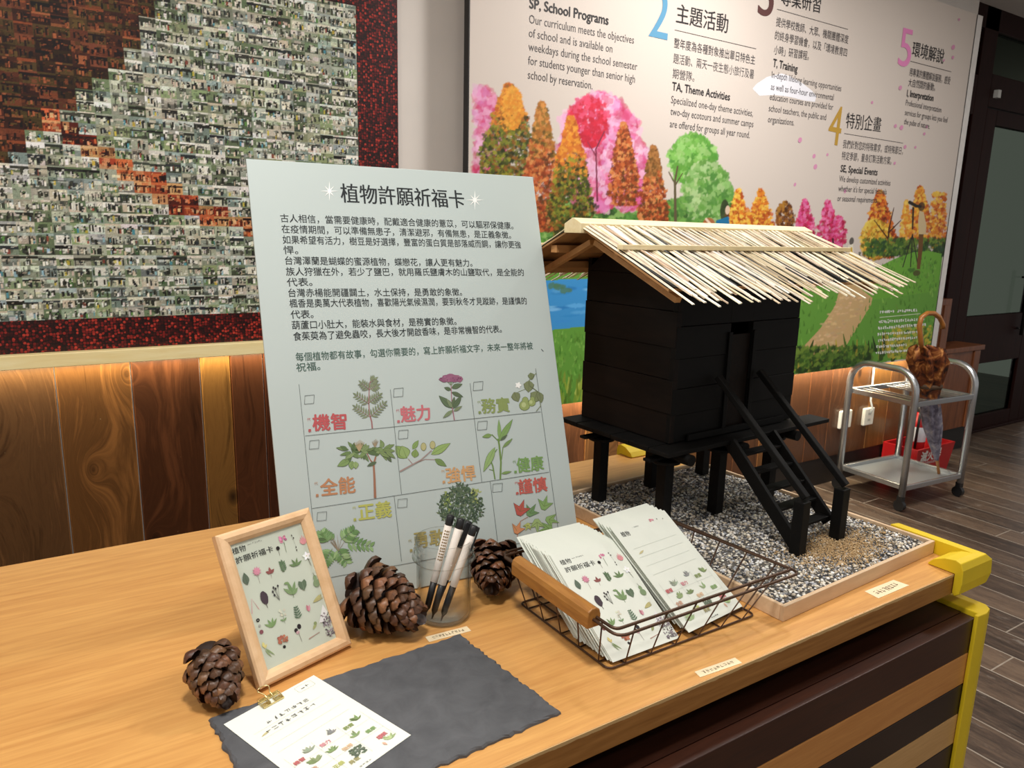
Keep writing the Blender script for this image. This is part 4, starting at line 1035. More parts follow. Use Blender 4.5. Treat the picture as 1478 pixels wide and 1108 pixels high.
def back_print(parent, w=CWd, h=CHt, written=False):
    """writing side: ruled lines above a grid of nine small plants with coloured words"""
    k = w / 148.0
    T = lambda u, v: ((u - 74) * k, h - v * k)
    A = Art(0.0004, 0.00012, T); L = soft
    if not written:
        A.text('植物', (11, 22), (31, 24), 11 * k, L('#2a2c2c'), .012); A.scribble((46, 13), (62, 13), -2.4, 5, L('#6a6c6c'), .3)
        for i in range(7): A.disc(99 + U(-5, 5), 10 + U(-3, 3), 2, 1.6, jit(L('#d8788c'), .25), 6, 0, .3)
        A.disc(114, 10, 1, 1.4, L('#5a5048')); A.disc(128, 13, .9, 1.2, L('#5a5048'))
    else:
        A.scribble((114, 17), (130, 17), -7, 2, L('#5a5c5c'), .6)
        q = [(110, 6), (134, 6), (136, 8), (136, 19), (134, 21), (110, 21), (108, 19), (108, 8)]
        for i in range(8): A.strip([q[i], q[(i + 1) % 8]], .35, L('#8a8c8a'))
        A.scribble((38, 46), (108, 46), -8, 7, L('#4a4c50'), .75); A.scribble((26, 63), (108, 63), -8, 8, L('#4a4c50'), .75)
    for v in (50, 68, 86, 104) : A.strip([(14, v), (130, v)], .35, L('#bcc4b8'))
    for i in range(4): A.leaf(18 + i * 1.5, 62 - i * 14 * 0, -.4, 12, 2, L('#c9bc7a'))
    for v in (142, 168): A.strip([(12, v), (136, v)], .3, L('#b4bcb0'))
    for u in (12, 53, 94, 136): A.strip([(u, 120), (u, 195)], .3, L('#b4bcb0'))
    words = [(14, 141, '機智', '#cc5a5c'), (56, 139, '魅力', '#dc8a94'), (97, 136, '務實', '#8c9f52'), (15, 166, '全能', '#d09a78'), (70, 167, '強悍', '#e0b888'), (112, 164, '健康', '#86ac60'), (42, 184, '正義', '#bcc058'), (60, 193, '勇敢', '#a8a060'), (114, 184, '謹慎', '#d0646a')]
    for u, v, wd, c in words: A.text(wd, (u, v), (u + 16, v), 7.6 * k, L(c), .04, 1)
    def tuft(u, v, r, c, n=14):
        for i in range(n): A.leaf(u, v + r * .4, -math.pi / 2 + U(-1.3, 1.3), U(.5, 1) * r * 1.5, r * .32, jit(L(c), .2))
    tuft(43, 130, 9, '#9aa688'); tuft(83, 124, 8, '#8a8a88'); tuft(124, 128, 9, '#7f9a54'); tuft(36, 152, 10, '#8a9f62', 20); tuft(62, 153, 8, '#7f9c58'); tuft(100, 153, 9, '#8ca868', 8)
    tuft(24, 190, 11, '#a3bf80', 20); tuft(126, 192, 9, '#a8c078')
    A.leaf(117, 186, -.9, 10, 5, L('#cc5a5c')); A.leaf(113, 192, 1.4, 9, 4, L('#e0a888'))
    for i in range(60): A.disc(82 + U(-9, 9), 180 + U(-8, 8), 2, 1.6, jit(L('#66765e'), .15), 6, 0, .3)
    A.scribble((64, 206), (84, 206), -2.6, 4, L('#5a5c5c'), .45)
    return A.build('printed_back', M_print, parent)

def card(name, label, M, mat=M_paper, w=CWd, h=CHt, thick=0.0004, group=None, prints=None, cat='card'):
    r = thing(name, label, cat, mat4=M, group=group)
    MB().box(-w / 2, w / 2, 0, h, -thick, 0).build('sheet', mat, r)
    if prints: prints(r, w, h)
    return r

# ---- wooden picture frame
MF = pose(0.294, 1.022, ZT + 0.0069, math.radians(16.9), math.radians(27.9))
FW, FH = 0.164, 0.234
frm = thing('picture_frame', 'small pale wooden picture frame showing the plant wish card, leaning on its strut', 'picture frame', mat4=MF)
M_fw = wood('frame_pine', '#d3a97c', '#ecc9a0', (4, 4, 4), 0.42, 0.4, 0.05, (0.3, 0.7), 8)
mo = 0.020; prof = [(0.0, -0.014), (0.0, -0.002), (0.003, 0.001), (0.009, 0.0025), (0.015, 0.0), (mo, -0.005), (mo, -0.014)]
def mitre(a, b, inn_a, inn_b, name):
    """one moulding between outer corners a, b with mitred ends"""
    b_ = MB(); va = []; vb = []
    for d, z in prof:
        q = d / mo
        va.append((a[0] + (inn_a[0] - a[0]) * q, a[1] + (inn_a[1] - a[1]) * q, z)); vb.append((b[0] + (inn_b[0] - b[0]) * q, b[1] + (inn_b[1] - b[1]) * q, z))
    n = len(prof); fs = [(i, (i + 1) % n, n + (i + 1) % n, n + i) for i in range(n)] + [tuple(range(n)), tuple(range(n, 2 * n))[::-1]]
    b_.add(va + vb, fs); return b_.build(name, M_fw, frm)
o = [(-FW / 2, 0), (FW / 2, 0), (FW / 2, FH), (-FW / 2, FH)]; i_ = [(-FW / 2 + mo, mo), (FW / 2 - mo, mo), (FW / 2 - mo, FH - mo), (-FW / 2 + mo, FH - mo)]
for k, nm in enumerate(('frame_rail', 'frame_stile', 'frame_rail', 'frame_stile')): mitre(o[k], o[(k + 1) % 4], i_[k], i_[(k + 1) % 4], nm)
bk = MB().box(-FW / 2 + .012, FW / 2 - .012, .012, FH - .012, -0.012, -0.0072).build('card_insert', plain('framed_card', '#c3cabb', 0.3, 0, 0.5, 0.015), frm)
ow, oh = FW - 2 * mo, FH - 2 * mo
pr_ = cover_print(frm, ow * 1.14, oh * 1.045); pr_.location = (-0.001, mo + 0.0, -0.0070)
# keep only what shows inside the opening
me = pr_.data; bm = bmesh.new(); bm.from_mesh(me)
for co, no in (((-FW / 2 + mo, 0, 0), (-1, 0, 0)), ((FW / 2 - mo, 0, 0), (1, 0, 0)), ((0, FH - mo, 0), (0, 1, 0))):
    bmesh.ops.bisect_plane(bm, geom=bm.verts[:] + bm.edges[:] + bm.faces[:], plane_co=Vector(co) - Vector(pr_.location), plane_no=no, clear_outer=True)
bm.to_mesh(me); bm.free()
Mi = MF.inverted(); b = MB(); ft = Mi @ Vector((0.262, 1.215, ZT + .0005))
b.prism([(-0.028, FH * .66, -0.0135), (0.028, FH * .66, -0.0135), (ft.x + 0.034, ft.y, ft.z), (ft.x - 0.034, ft.y, ft.z)], (0, 0.002, -0.002))
b.build('strut', plain('brown_card_strut', '#8a5a32', 0.7), frm)
# ---- slate
sl = thing('slate_board', 'dark grey slate board with chipped edges lying at the front of the counter', 'slate', (0.36, 0.86, ZT))
Lc = [(0.138, 0.973), (0.542, 0.991), (0.568, 0.737), (0.162, 0.720)]
pts = []
for i in range(4):
    a, b2 = Lc[i], Lc[(i + 1) % 4]
    for j in range(46):
        q = j / 46; e = min(q, 1 - q) * 46; am = .0022 if e > 2 else .0012
        dx, dy = b2[0] - a[0], b2[1] - a[1]; l2 = math.hypot(dx, dy); of = U(-1, 1) * am + math.sin(j * .7 + i) * .0006
        pts.append((a[0] + dx * q - dy / l2 * of - 0.36, a[1] + dy * q + dx / l2 * of - 0.86))
bm = bmesh.new(); n = len(pts); cx = sum(p[0] for p in pts) / n; cy = sum(p[1] for p in pts) / n
r0 = [bm.verts.new((x, y, 0.0003)) for x, y in pts]
r1 = [bm.verts.new((x + (cx - x) * U(.002, .01), y + (cy - y) * U(.002, .01), 0.0030 + U(-.0006, .0006))) for x, y in pts]
r2 = [bm.verts.new((x + (cx - x) * U(.012, .03), y + (cy - y) * U(.012, .03), 0.0052)) for x, y in pts]
for a, b2 in ((r0, r1), (r1, r2)):
    for i in range(n): bm.faces.new((a[i], a[(i + 1) % n], b2[(i + 1) % n], b2[i]))
bm.faces.new(r2); bm.faces.new(r0[::-1])
me = bpy.data.meshes.new('slab'); bm.to_mesh(me); bm.free()
t = NT('slate', 0.62, 0, 0.4)
f = t.noise(t.coord((1, 1, 1)), 26, 8, 0.6, 0.5); sp = t.noise(t.coord(), 170, 2)
c = t.ramp(f, [(0.3, lin('#4a4b4e')), (0.7, lin('#5c5d60'))])
c = t.mix(t.ramp(sp, [(0.77, (0, 0, 0)), (0.8, (.5,) * 3)]), c, lin('#b5b5b5'))
t.bump(f, 0.35, 0.002)
link('slab', me, sl, t.base(c))

# ---- written wish card and its clip
e1 = Vector((0.291 - 0.155, 0.995 - 0.947, 0)); yaw = math.atan2(e1.y, e1.x)
ZS = ZT + 0.0057
up = Vector((-math.sin(yaw), math.cos(yaw), 0)); mid = Vector((0.223, 0.971, ZS)); c0 = mid - up * CHt
Mc = Matrix(((math.cos(yaw), -math.sin(yaw), 0, c0.x), (math.sin(yaw), math.cos(yaw), 0, c0.y), (0, 0, 1, ZS + .0004), (0, 0, 0, 1)))
card('wish_card', 'filled-in wish card with handwriting lying on the dark slate under a gold clip', Mc, prints=lambda r, w, h: back_print(r, w, h, True), mat=plain('white_card', '#e9ebdf', 0.6, 0, 0.3, 0.01))
M_gold = plain('pale_gold_metal', '#e3cf95', 0.25, 0.9, 0.5, 0.03)
Mk = Mc @ Matrix.Translation((-0.004, CHt - 0.009, 0.0006))
clip = thing('binder_clip', 'small gold skeleton binder clip on the top edge of the written card', 'clip', mat4=Mk)
b = MB(); r_ = .0009
for z in (0.001, -0.0012):
    for x in (-0.016, -.0045, .0045, .016): b.tube([(x, -.004, z), (x, .0075, z + (.004 if z > 0 else -.0)), (x, .0105, .0035)], r_, 6) if z > 0 else None
b.box(-.0165, -.0035, -.0045, .0055, .0006, .0012); b.box(.0035, .0165, -.0045, .0055, .0006, .0012); b.box(-.0165, .0165, .0095, .0108, -.0005, .006); b.box(-.0165, .0165, -.0052, -.0042, .0004, .002)
b.build('clip_body', M_gold, clip)
b = MB(); b.tube([(-.0045, -.003, .0028), (-.0042, .012, .008), (-.009, .021, .011)] + [(-.009 * math.cos(a), .021 + .006 * math.sin(a), .011 + .001 * math.sin(a)) for a in (math.pi * k / 8 for k in range(1, 8))] + [(.009, .021, .011), (.0042, .012, .008), (.0045, -.003, .0028)], .00085, 8)
b.build('wire_lever', M_gold, clip, True)

# ================================================================== PINE CONES
t = NT('cone_scale', 0.42, 0, 0.45)
at = t.n('ShaderNodeAttribute', attribute_name='Col')
f = t.noise(t.coord(), 160, 4, 0.6)
t.bump(f, 0.3, 0.001)
M_cone = t.base(t.mix(1.0, at.outputs['Color'], t.ramp(f, [(0.3, (0.6,) * 3), (0.7, (1.25,) * 3)]), 'MULTIPLY'))
def pine_cone(label, loc, axis, L, R, n=92, opened=0.6, seed=1, colA='#4f3626', colB='#6d4a32'):
    """woody cone: spoon shaped scales on a golden-angle spiral round a core; axis points to the tip"""
    random.seed(seed)
    r = thing('pine_cone', label, 'pine cone', loc, group=None)
    az = Vector(axis).normalized(); ax = az.orthogonal().normalized(); ay = az.cross(ax)
    V = []; F = []; Cc = []
    def rad(q): return R * (0.50 + 0.50 * math.sin(math.pi * min(1, q * 1.0 + .12))) * (1 - .55 * max(0, q - .55) / .45)
    # core
    core = MB(); M3 = Matrix((ax, ay, az)).transposed().to_4x4()
    core.lathe([(0.001, -L / 2 * .96)] + [(rad(q) * .62, L * (q - .5)) for q in (0.02, .15, .3, .45, .6, .75, .88, .96)] + [(0.001, L / 2 * .98)], 16, M3)
    core.build('core', plain('cone_core', '#2a1a12', 0.7), r, True)
    for i in range(n):
        q = (i + .5) / n; q = q ** .92
        th = i * 2.39996; rr = rad(q)
        out = ax * math.cos(th) + ay * math.sin(th)
        side = az.cross(out)
        op = opened * (1 - q * .75) + .12                    # how far the scale stands out
        if q < .08: op = opened * .9 + .35
        op += U(-.12, .12)
        d = (out * math.sin(op + .25) + az * math.cos(op + .25) + side * U(-.12, .12)).normalized(); side = (side - d * side.dot(d)).normalized(); nrm = side.cross(d).normalized()
        if nrm.dot(out) < 0: nrm = -nrm
        base = az * (L * (q - .5) * .93) + out * rr * .45
        ln = R * (0.86 - .30 * q) * U(.92, 1.08); w = R * (.62 - .25 * q) * U(.92, 1.08); tk = R * .085
        rows = ((0, .35, 0), (.35, .72, .02), (.62, 1.0, .0), (.82, .86, -.05), (.96, .42, -.16))
        cA = jit(lin(random.choice((colA, colA, colB))), .22); k0 = len(V); m = 5
        for up in (1, -1):
            for (s, ww, bend) in rows:
                for j in range(m):
                    u = (j / (m - 1) * 2 - 1)
                    p = base + d * (ln * s) + side * (w / 2 * ww * u) + nrm * (ln * (bend + .10 * s * s) - abs(u) ** 2 * w * .16 + up * tk * (.5 + .9 * math.sin(s * 2.9)) * (1 - .75 * abs(u)))
                    V.append(tuple(p))
        N = len(rows) * m
        for half in (0, 1):
            o = k0 + half * N
            for a in range(len(rows) - 1):
                for j in range(m - 1):
                    f4 = (o + a * m + j, o + a * m + j + 1, o + (a + 1) * m + j + 1, o + (a + 1) * m + j)
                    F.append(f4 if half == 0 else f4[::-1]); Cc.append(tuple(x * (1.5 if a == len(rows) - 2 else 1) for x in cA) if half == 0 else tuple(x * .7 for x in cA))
        for a in range(len(rows) - 1):
            for j in (0, m - 1):
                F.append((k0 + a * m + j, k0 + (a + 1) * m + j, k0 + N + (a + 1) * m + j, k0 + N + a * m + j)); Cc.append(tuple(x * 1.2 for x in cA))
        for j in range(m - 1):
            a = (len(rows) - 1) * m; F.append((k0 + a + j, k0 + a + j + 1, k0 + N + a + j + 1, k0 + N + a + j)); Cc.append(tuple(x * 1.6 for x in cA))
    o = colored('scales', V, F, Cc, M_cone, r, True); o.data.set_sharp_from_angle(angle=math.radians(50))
    zmin = min(v[2] for v in V)
    r.location.z = ZT - zmin + .0003
    return r
pine_cone('small closed brown pine cone left of the wooden picture frame, by the slate corner', (0.158, 1.022, 0), (0.08, -0.72, -.26), 0.086, 0.042, 72, .42, 3, '#4a3122', '#64432e')
pine_cone('largest dark pine cone with wide open scales, between the picture frame and the glass jar', (0.436, 1.074, 0), (0.52, -0.70, -.20), 0.122, 0.053, 88, 1.0, 5, '#4a3020', '#68452d')
pine_cone('dark pine cone behind the glass jar, touching the corner of the wire basket', (0.674, 1.101, 0), (-0.48, -0.70, -.18), 0.100, 0.046, 78, .8, 9, '#442b1b', '#5e3d27')
random.seed(21)

# ================================================================== JAR AND PENS
JX, JY = 0.549, 1.066
jar = thing('glass_jar', 'clear glass jar holding white pens, between two pine cones', 'jar', (JX, JY, ZT))
JR = 0.0475; th = 0.0028
outer = [(0.001, 0.0005), (JR * .80, 0.0), (JR * .95, 0.003), (JR, 0.010), (JR, 0.096), (JR * .99, 0.102), (JR * .98, 0.106), (JR * 1.06, .109), (JR * 1.16, 0.112), (JR * 1.17, 0.1155), (JR * 1.08, 0.119), (JR * 1.06, .121), (JR * 1.11, .124), (JR * 1.11, .127), (JR * 1.05, .130), (JR * 1.05, 0.142), (JR * 1.07, .1455), (JR * 1.03, 0.148)]
inner = [(JR * 1.02, 0.147), (JR * 1.0, 0.115), (JR * .92, 0.106), (JR - th, 0.098), (JR - th, 0.012), (JR * .85, 0.0065), (0.001, 0.0055)]
M_glass = glass('clear_glass')
MB().lathe(outer + inner, 56).build('glass_body', M_glass, jar, True)
M_cream = plain('pen_white', '#efe6dc', 0.4, 0, 0.45, 0.02)
M_pink = plain('pen_section', '#dcc3b2', 0.45)
def pen(label, bot, topp, kind):
    bot = Vector(bot); topp = Vector(topp); d = (topp - bot).normalized(); L = (topp - bot).length
    x = d.orthogonal().normalized(); x = (Vector((1, -.5, 0)) - d * d.dot(Vector((1, -.5, 0)))).normalized(); y = d.cross(x)
    M = Matrix(((x.x, y.x, d.x, bot.x), (x.y, y.y, d.y, bot.y), (x.z, y.z, d.z, bot.z), (0, 0, 0, 1)))
    r = thing('pen', label, 'pen', mat4=M, group=None); R = 0.0066
    MB().lathe([(0.0008, 0), (0.0022, 0.010), (R * .85, 0.016), (R * .92, 0.064)], 18).build('grip', M_black, r, True)
    MB().lathe([(R * .96, 0.0641), (R, 0.0645), (R, L - .0182), (R * .96, L - .018)], 18).build('barrel', M_cream, r, True)
    MB().lathe([(R * .98, L - .0179), (R * 1.02, L - .017), (R * 1.02, L - .001), (R * .8, L)], 18).build('end_cap', M_black, r, True)
    if kind in ('clip', 'front'):
        b = MB()
        if kind == 'clip': b.box(R + .001, R + .0036, -.003, .003, L - .045, L - .001).box(R * .8, R + .002, -.003, .003, L - .009, L - .001)
        else: b.box(-.0042, .0042, -R - .0034, -R - .001, L - .048, L - .001).box(-.003, .003, -R - .002, -R * .8, L - .009, L - .001)
        b.build('clip', M_black, r, bevel=.0006)
    elif kind == 'text':
        A = Art(0, 0.0, lambda a, b2: (a, b2)); V = []; F = []
        b2 = MB()
        for j in range(11):
            z = L - .028 - j * .0052
            for a in (-.5, 0, .45):
                p = Vector((math.sin(a + .0) * (R + .0002), -math.cos(a) * (R + .0002), z)); b2.box(-.0011, .0011, -.0002, .0002, -.0014 * U(.5, 1), .0014, Matrix.Translation(p) @ Matrix.Rotation(a, 4, 'Z'))
        b2.build('lettering', plain('gold_print', '#8a7040', 0.5), r)
    return r
zb = ZT + 0.0085
def jp(px, py, y):
    d = pix_ray(px, py); return EYE + d * (y / d.y)
pen('white pen with gold lettering, leftmost of those in the jar', (JX - .036, JY + .000, zb), jp(651, 743, 1.062), 'text')
pen('white pen with a black cap, second from the left in the jar', (JX - .031, JY - .016, zb), jp(666, 748, 1.048), 'plain')
pen('white pen whose long black clip hides the barrel, at the back of the jar', (JX - .019, JY + .004, zb + .001), jp(677, 752, 1.060), 'front')
pen('white pen with a black clip, rightmost and nearest in the jar', (JX - .020, JY - .029, zb), jp(685, 758, 1.036), 'clip')

# ================================================================== PAPER STRIPS ON THE COUNTER
M_label = plain('cream_label', '#ecd9b4', 0.65, 0, 0.25, 0.03)
def strip_label(label, pts, n, z=ZT):
    c = Vector((sum(p[0] for p in pts) / 4, sum(p[1] for p in pts) / 4, z))
    r = thing('paper_label', label, 'paper label', c)
    MB().prism([(p[0] - c.x, p[1] - c.y, 0.0003) for p in pts], (0, 0, .0003)).build('strip', M_label, r)
    A = Art(.0008, .0001, lambda a, b: (a - c.x, b - c.y))
    l = Vector((*pts[0], 0)).lerp(Vector((*pts[3], 0)), .5); q = Vector((*pts[1], 0)).lerp(Vector((*pts[2], 0)), .5)
    h = (Vector((*pts[0], 0)) - Vector((*pts[3], 0))).length * .5
    a = l.lerp(q, .12); b = l.lerp(q, .88); A.scribble((a.x, a.y - h * .5), (b.x, b.y - h * .5), h, n, lin('#6a5c48'), h * .09)
    A.build('writing', M_print, r)
strip_label('narrow cream paper strip lying between the glass jar and the slate', [(0.489, 1.0165), (0.566, 1.0115), (0.5655, .9945), (0.488, 0.9990)], 10)
strip_label('cream paper label with handwriting on the counter edge in front of the wire basket', [(0.810, 0.7135), (0.897, 0.7085), (0.8955, .692), (0.807, 0.6985)], 9)
strip_label('wide cream paper label on the counter edge in front of the gravel tray', [(1.300, 0.737), (1.398, 0.7365), (1.403, .707), (1.297, 0.7065)], 8)

# ================================================================== WIRE BASKET WITH CARDS
bk = thing('wire_basket', 'low bronze wire basket with a wooden side handle, full of wish cards', 'basket', (0.87, 0.9, ZT))
ZR = 0.089
rim = [(0.666, 1.058), (0.680, 0.757), (1.090, 0.756), (1.056, 1.060)]
bas = [(0.688, 1.03), (0.694, 0.784), (1.034, 0.782), (1.026, 1.032)]
loc = lambda p, z: Vector((p[0] - .87, p[1] - .9, z))
def rounded(poly, z, r=.012, n=5):
    out = []
    for i in range(4):
        p = loc(poly[i], z); a = loc(poly[i - 1], z); b2 = loc(poly[(i + 1) % 4], z)
        pa = p + (a - p).normalized() * r; pb = p + (b2 - p).normalized() * r
        for j in range(n + 1):
            q = j / n; out.append(pa.lerp(p, q).lerp(p.lerp(pb, q), q))
    return out
MB().tube(rounded(rim, ZR), .0027, 8, True).build('rim', M_wire, bk, True)
outr = [(0.672, 1.074), (0.672, 0.741), (1.096, 0.741), (1.066, 1.074)]
hp = rounded(outr, ZR - .002, .02)
MB().tube(hp, .0026, 8, True).build('handle_wire', M_wire, bk, True)
MB().tube(rounded(bas, .003), .0018, 8, True).build('base_ring', M_wire, bk, True)
def lerp2(a, b2, q): return (a[0] + (b2[0] - a[0]) * q, a[1] + (b2[1] - a[1]) * q)
wires = []
for q in (.1, .26, .42, .58, .74, .9):      # wires running front to back under the cards
    wires.append([loc(lerp2(rim[1], rim[2], q), ZR), loc(lerp2(bas[1], bas[2], q), .003), loc(lerp2(bas[0], bas[3], q), .003), loc(lerp2(rim[0], rim[3], q), ZR)])
for q in (.1, .3, .5, .7, .9):
    wires.append([loc(lerp2(rim[0], rim[1], q), ZR), loc(lerp2(bas[0], bas[1], q), .003), loc(lerp2(bas[3], bas[2], q), .003), loc(lerp2(rim[3], rim[2], q), ZR)])
for w in wires: MB().tube(w, .0016, 6).build('wire', M_wire, bk, True)
M_hd = wood('oak_handle', '#8f5c2a', '#b9823f', (8, 1.2, 8), 0.45, 0.4, 0.06)
pr = [(-0.013, -0.016), (0.013, -0.016), (0.0135, 0.004), (0.011, 0.012), (0.004, 0.0165), (-0.004, 0.0165), (-0.011, 0.012), (-0.0135, 0.004)]
a = loc((0.673, 0.800), ZR); c = loc((0.671, 1.016), ZR)
MB().prism([(a.x + x, a.y, a.z + z) for x, z in pr], c - a).build('wooden_handle', M_hd, bk, bevel=.002)
# left pile: the front card faces out with its cover, the rest fan out behind it
def solve_fan(n, x, y0, y1, z0, z1, t0, t1, yaw, rol, label_top, label, group, prints, w=CWd, h=CHt, xd=0.0):
    for i in range(n):
        q = i / (n - 1); ji = 0 if i == 0 else 1
        M = pose(x + xd * q + U(-.0022, .0022) * ji, y0 + (y1 - y0) * q, ZT + z0 + (z1 - z0) * q, yaw, t0 + (t1 - t0) * q, rol + U(-.012, .012) * ji)
        card('wish_card', label_top if i == 0 else label, M, prints=prints if i == 0 else None, group=None if i == 0 else group, thick=.0007, w=w, h=h)
solve_fan(28, 0.782, 0.7915, 0.8815, 0.006, 0.0085, math.radians(58.3), math.radians(58.3), math.radians(2.0), math.radians(-1.5),
          'front wish card of the left pile in the wire basket, covered with small plant pictures', 'pale blank-edged card stacked behind the front card of the left pile in the basket', 'cards of the left pile in the basket', cover_print, xd=-.012)
solve_fan(9, 0.949, 0.7955, 0.850, 0.012, 0.010, math.radians(57.1), math.radians(57.1), math.radians(9.9), math.radians(-2.8),
          'front wish card of the right pile in the basket, with ruled lines and coloured words', 'pale card stacked behind the front card of the right pile in the basket', 'cards of the right pile in the basket', back_print, .160, .227, .003)

# ================================================================== TRAY, GRAVEL, HUT
HY = math.radians(2.5)
tray = thing('display_tray', 'shallow pale wooden tray of gravel under the black hut', 'tray', (1.061, 0.742, ZT), (0, 0, HY))
TWd, TDp, THt, TT = 0.541, 0.662, 0.030, 0.008
M_tray = wood('tray_pine', '#c9a883', '#e3c7a4', (1, 5, 5), 0.5, 0.4, 0.06, (0.3, 0.7), 10)
MB().box(TT, TWd - TT, TT, TDp - TT, .0005, .006).build('tray_base', M_tray, tray)
for nm, q in (('side_rail', (0, TWd, 0, TT)), ('side_rail', (0, TWd, TDp - TT, TDp)), ('end_rail', (0, TT, TT, TDp - TT)), ('end_rail', (TWd - TT, TWd, TT, TDp - TT))):
    MB().box(q[0], q[1], q[2], q[3], .0003, THt).build(nm, M_tray, tray, bevel=.0012)
# gravel: nobody could count it
tm = bmesh.new(); bmesh.ops.create_icosphere(tm, subdivisions=1, radius=1); tv = np.array([v.co[:] for v in tm.verts]); tf = np.array([[v.index for v in f.verts] for f in tm.faces]); tm.free()
rs = np.random.RandomState(5)
NP = 11500
gx = rs.uniform(TT + .006, TWd - TT - .006, NP); gy = rs.uniform(TT + .006, TDp - TT - .006, NP)
ps = rs.uniform(.0022, .0046, NP); pz = .0225 + rs.uniform(-.003, .0025, NP)
sandc = np.array([0.335, 0.105])          # trampled sandy patch at the foot of the stairs
sd = np.exp(-(((gx - sandc[0]) / .085) ** 2 + ((gy - sandc[1]) / .05) ** 2))
pz -= sd * .002
palg = np.array([lin(c) for c in ('#e3dbce', '#a8a49c', '#7c7c7e', '#4c4f57', '#c9bfae', '#93959a', '#efe9de', '#3a3b40', '#f2ede4', '#b8aa95', '#857f76', '#d3ccc2', '#a5a6aa', '#d8cdb8')])
sandp = np.array([lin(c) for c in ('#d0b083', '#dcc096', '#c2a070')])
V = np.empty((NP, len(tv), 3)); Cg = np.empty((NP, 3))
for i in range(NP):
    a = rs.uniform(0, 6.28); s3 = ps[i] * np.array([rs.uniform(.8, 1.25), rs.uniform(.65, 1), rs.uniform(.5, .8)])
    p = tv * s3 * (1 + rs.uniform(-.09, .09, (len(tv), 1))); R_ = np.array([[math.cos(a), -math.sin(a), 0], [math.sin(a), math.cos(a), 0], [0, 0, 1]])
    V[i] = p @ R_.T + (gx[i], gy[i], pz[i]); Cg[i] = np.minimum(.92, palg[rs.randint(len(palg))] * rs.uniform(1.0, 1.45))
    if rs.rand() < sd[i] * .8: Cg[i] = sandp[rs.randint(3)]
Fg = (tf[None] + (np.arange(NP) * len(tv))[:, None, None]).reshape(-1, 3)
e_ = TT + .0006
bed = [(x, y, z) for z in (.0064, .0215) for x, y in ((e_, e_), (TWd - e_, e_), (TWd - e_, TDp - e_), (e_, TDp - e_))]
# fine sand grains
NS = 9000
sx = np.concatenate([rs.normal(sandc[0], .068, 4200), rs.uniform(TT, TWd - TT, NS - 4200)]).clip(TT + .003, TWd - TT - .003); sy = np.concatenate([rs.normal(sandc[1], .038, 4200), rs.uniform(TT, TDp - TT, NS - 4200)]).clip(TT + .003, TDp - TT - .003)
octv = np.array([(1, 0, 0), (-1, 0, 0), (0, 1, 0), (0, -1, 0), (0, 0, 1), (0, 0, -1.)]); octf = np.array([(0, 2, 4), (2, 1, 4), (1, 3, 4), (3, 0, 4), (2, 0, 5), (1, 2, 5), (3, 1, 5), (0, 3, 5)])
szs = rs.uniform(.0007, .0019, NS); szz = np.where(np.arange(NS) < 4200, rs.uniform(.0245, .0285, NS), rs.uniform(.0215, .0255, NS))
SV = octv[None] * szs[:, None, None] + np.stack([sx, sy, szz], 1)[:, None]
o0 = NP * len(tv); o1 = o0 + NS * 6
SF = (octf[None] + (o0 + np.arange(NS) * 6)[:, None, None]).reshape(-1, 3)
BF = [(4, 5, 6, 7), (0, 1, 5, 4), (1, 2, 6, 5), (2, 3, 7, 6), (3, 0, 4, 7), (3, 2, 1, 0)]
allv = [tuple(v) for v in V.reshape(-1, 3)] + [tuple(v) for v in SV.reshape(-1, 3)] + bed
allf = Fg.tolist() + SF.tolist() + [tuple(o1 + i for i in f) for f in BF]
sc_ = np.where((np.arange(NS) < 4200)[:, None], sandp[rs.randint(3, size=NS)], palg[rs.randint(len(palg), size=NS)])
allc = np.concatenate([np.repeat(Cg, len(tf), 0), np.repeat(sc_, 8, 0), np.tile(np.array([lin('#5a5650')]), (6, 1))])
M_grav = vcol('gravel_stone', 0.6, 0.35)
gv = colored('gravel', allv, allf, allc, M_grav, None, True)
gv.location = (1.061, 0.742, ZT); gv.rotation_euler = (0, 0, HY)
tag(gv, 'grey, white and tan gravel filling the wooden tray under the black hut', 'gravel', kind='stuff')

HO = (1.12, 1.11, ZT + 0.0262)
hut = thing('granary_hut', 'model of a black wooden stilt granary with a pale thatched roof and stairs', 'model hut', HO, (0, 0, math.radians(3)))
ZH = HO[2]
def hz(z): return z - ZH
M_char = wood('charred_wood', '#040404', '#0e0c0a', (0.8, 6, 6), 0.6, 0.2, 0.3, (0.3, 0.75), 12)
M_char2 = wood('charred_gable', '#080504', '#1d130d', (6, 1, 6), 0.6, 0.2, 0.3, (0.3, 0.75), 10)
M_beam = wood('roof_beam', '#b07c48', '#cf9d66', (1, 5, 5), 0.55, 0.3, 0.08)
M_ply = wood('roof_ply', '#9c7246', '#b98c5c', (4, 1, 4), 0.6, 0.3, 0.05)
A0, A1, B0, B1 = 0.0, 0.436, 0.0, 0.290
LEGS = [(a, b) for b in (0.012, 0.222) for a in (0.008, 0.190, 0.390)]
ZPL = hz(1.005)                                   # top of the platform
for a, b in LEGS:
    MB().box(a - .0135, a + .0135, b - .0135, b + .0135, 0.0, hz(0.967)).build('leg', M_char, hut, bevel=.0015)
    MB().lathe([(0.001, hz(.961)), (.032, hz(.9615)), (.034, hz(.964)), (.034, hz(.9685)), (.030, hz(.971)), (.001, hz(.971))], 20, Matrix.Translation((a, b, 0))).build('rat_guard', M_char, hut)
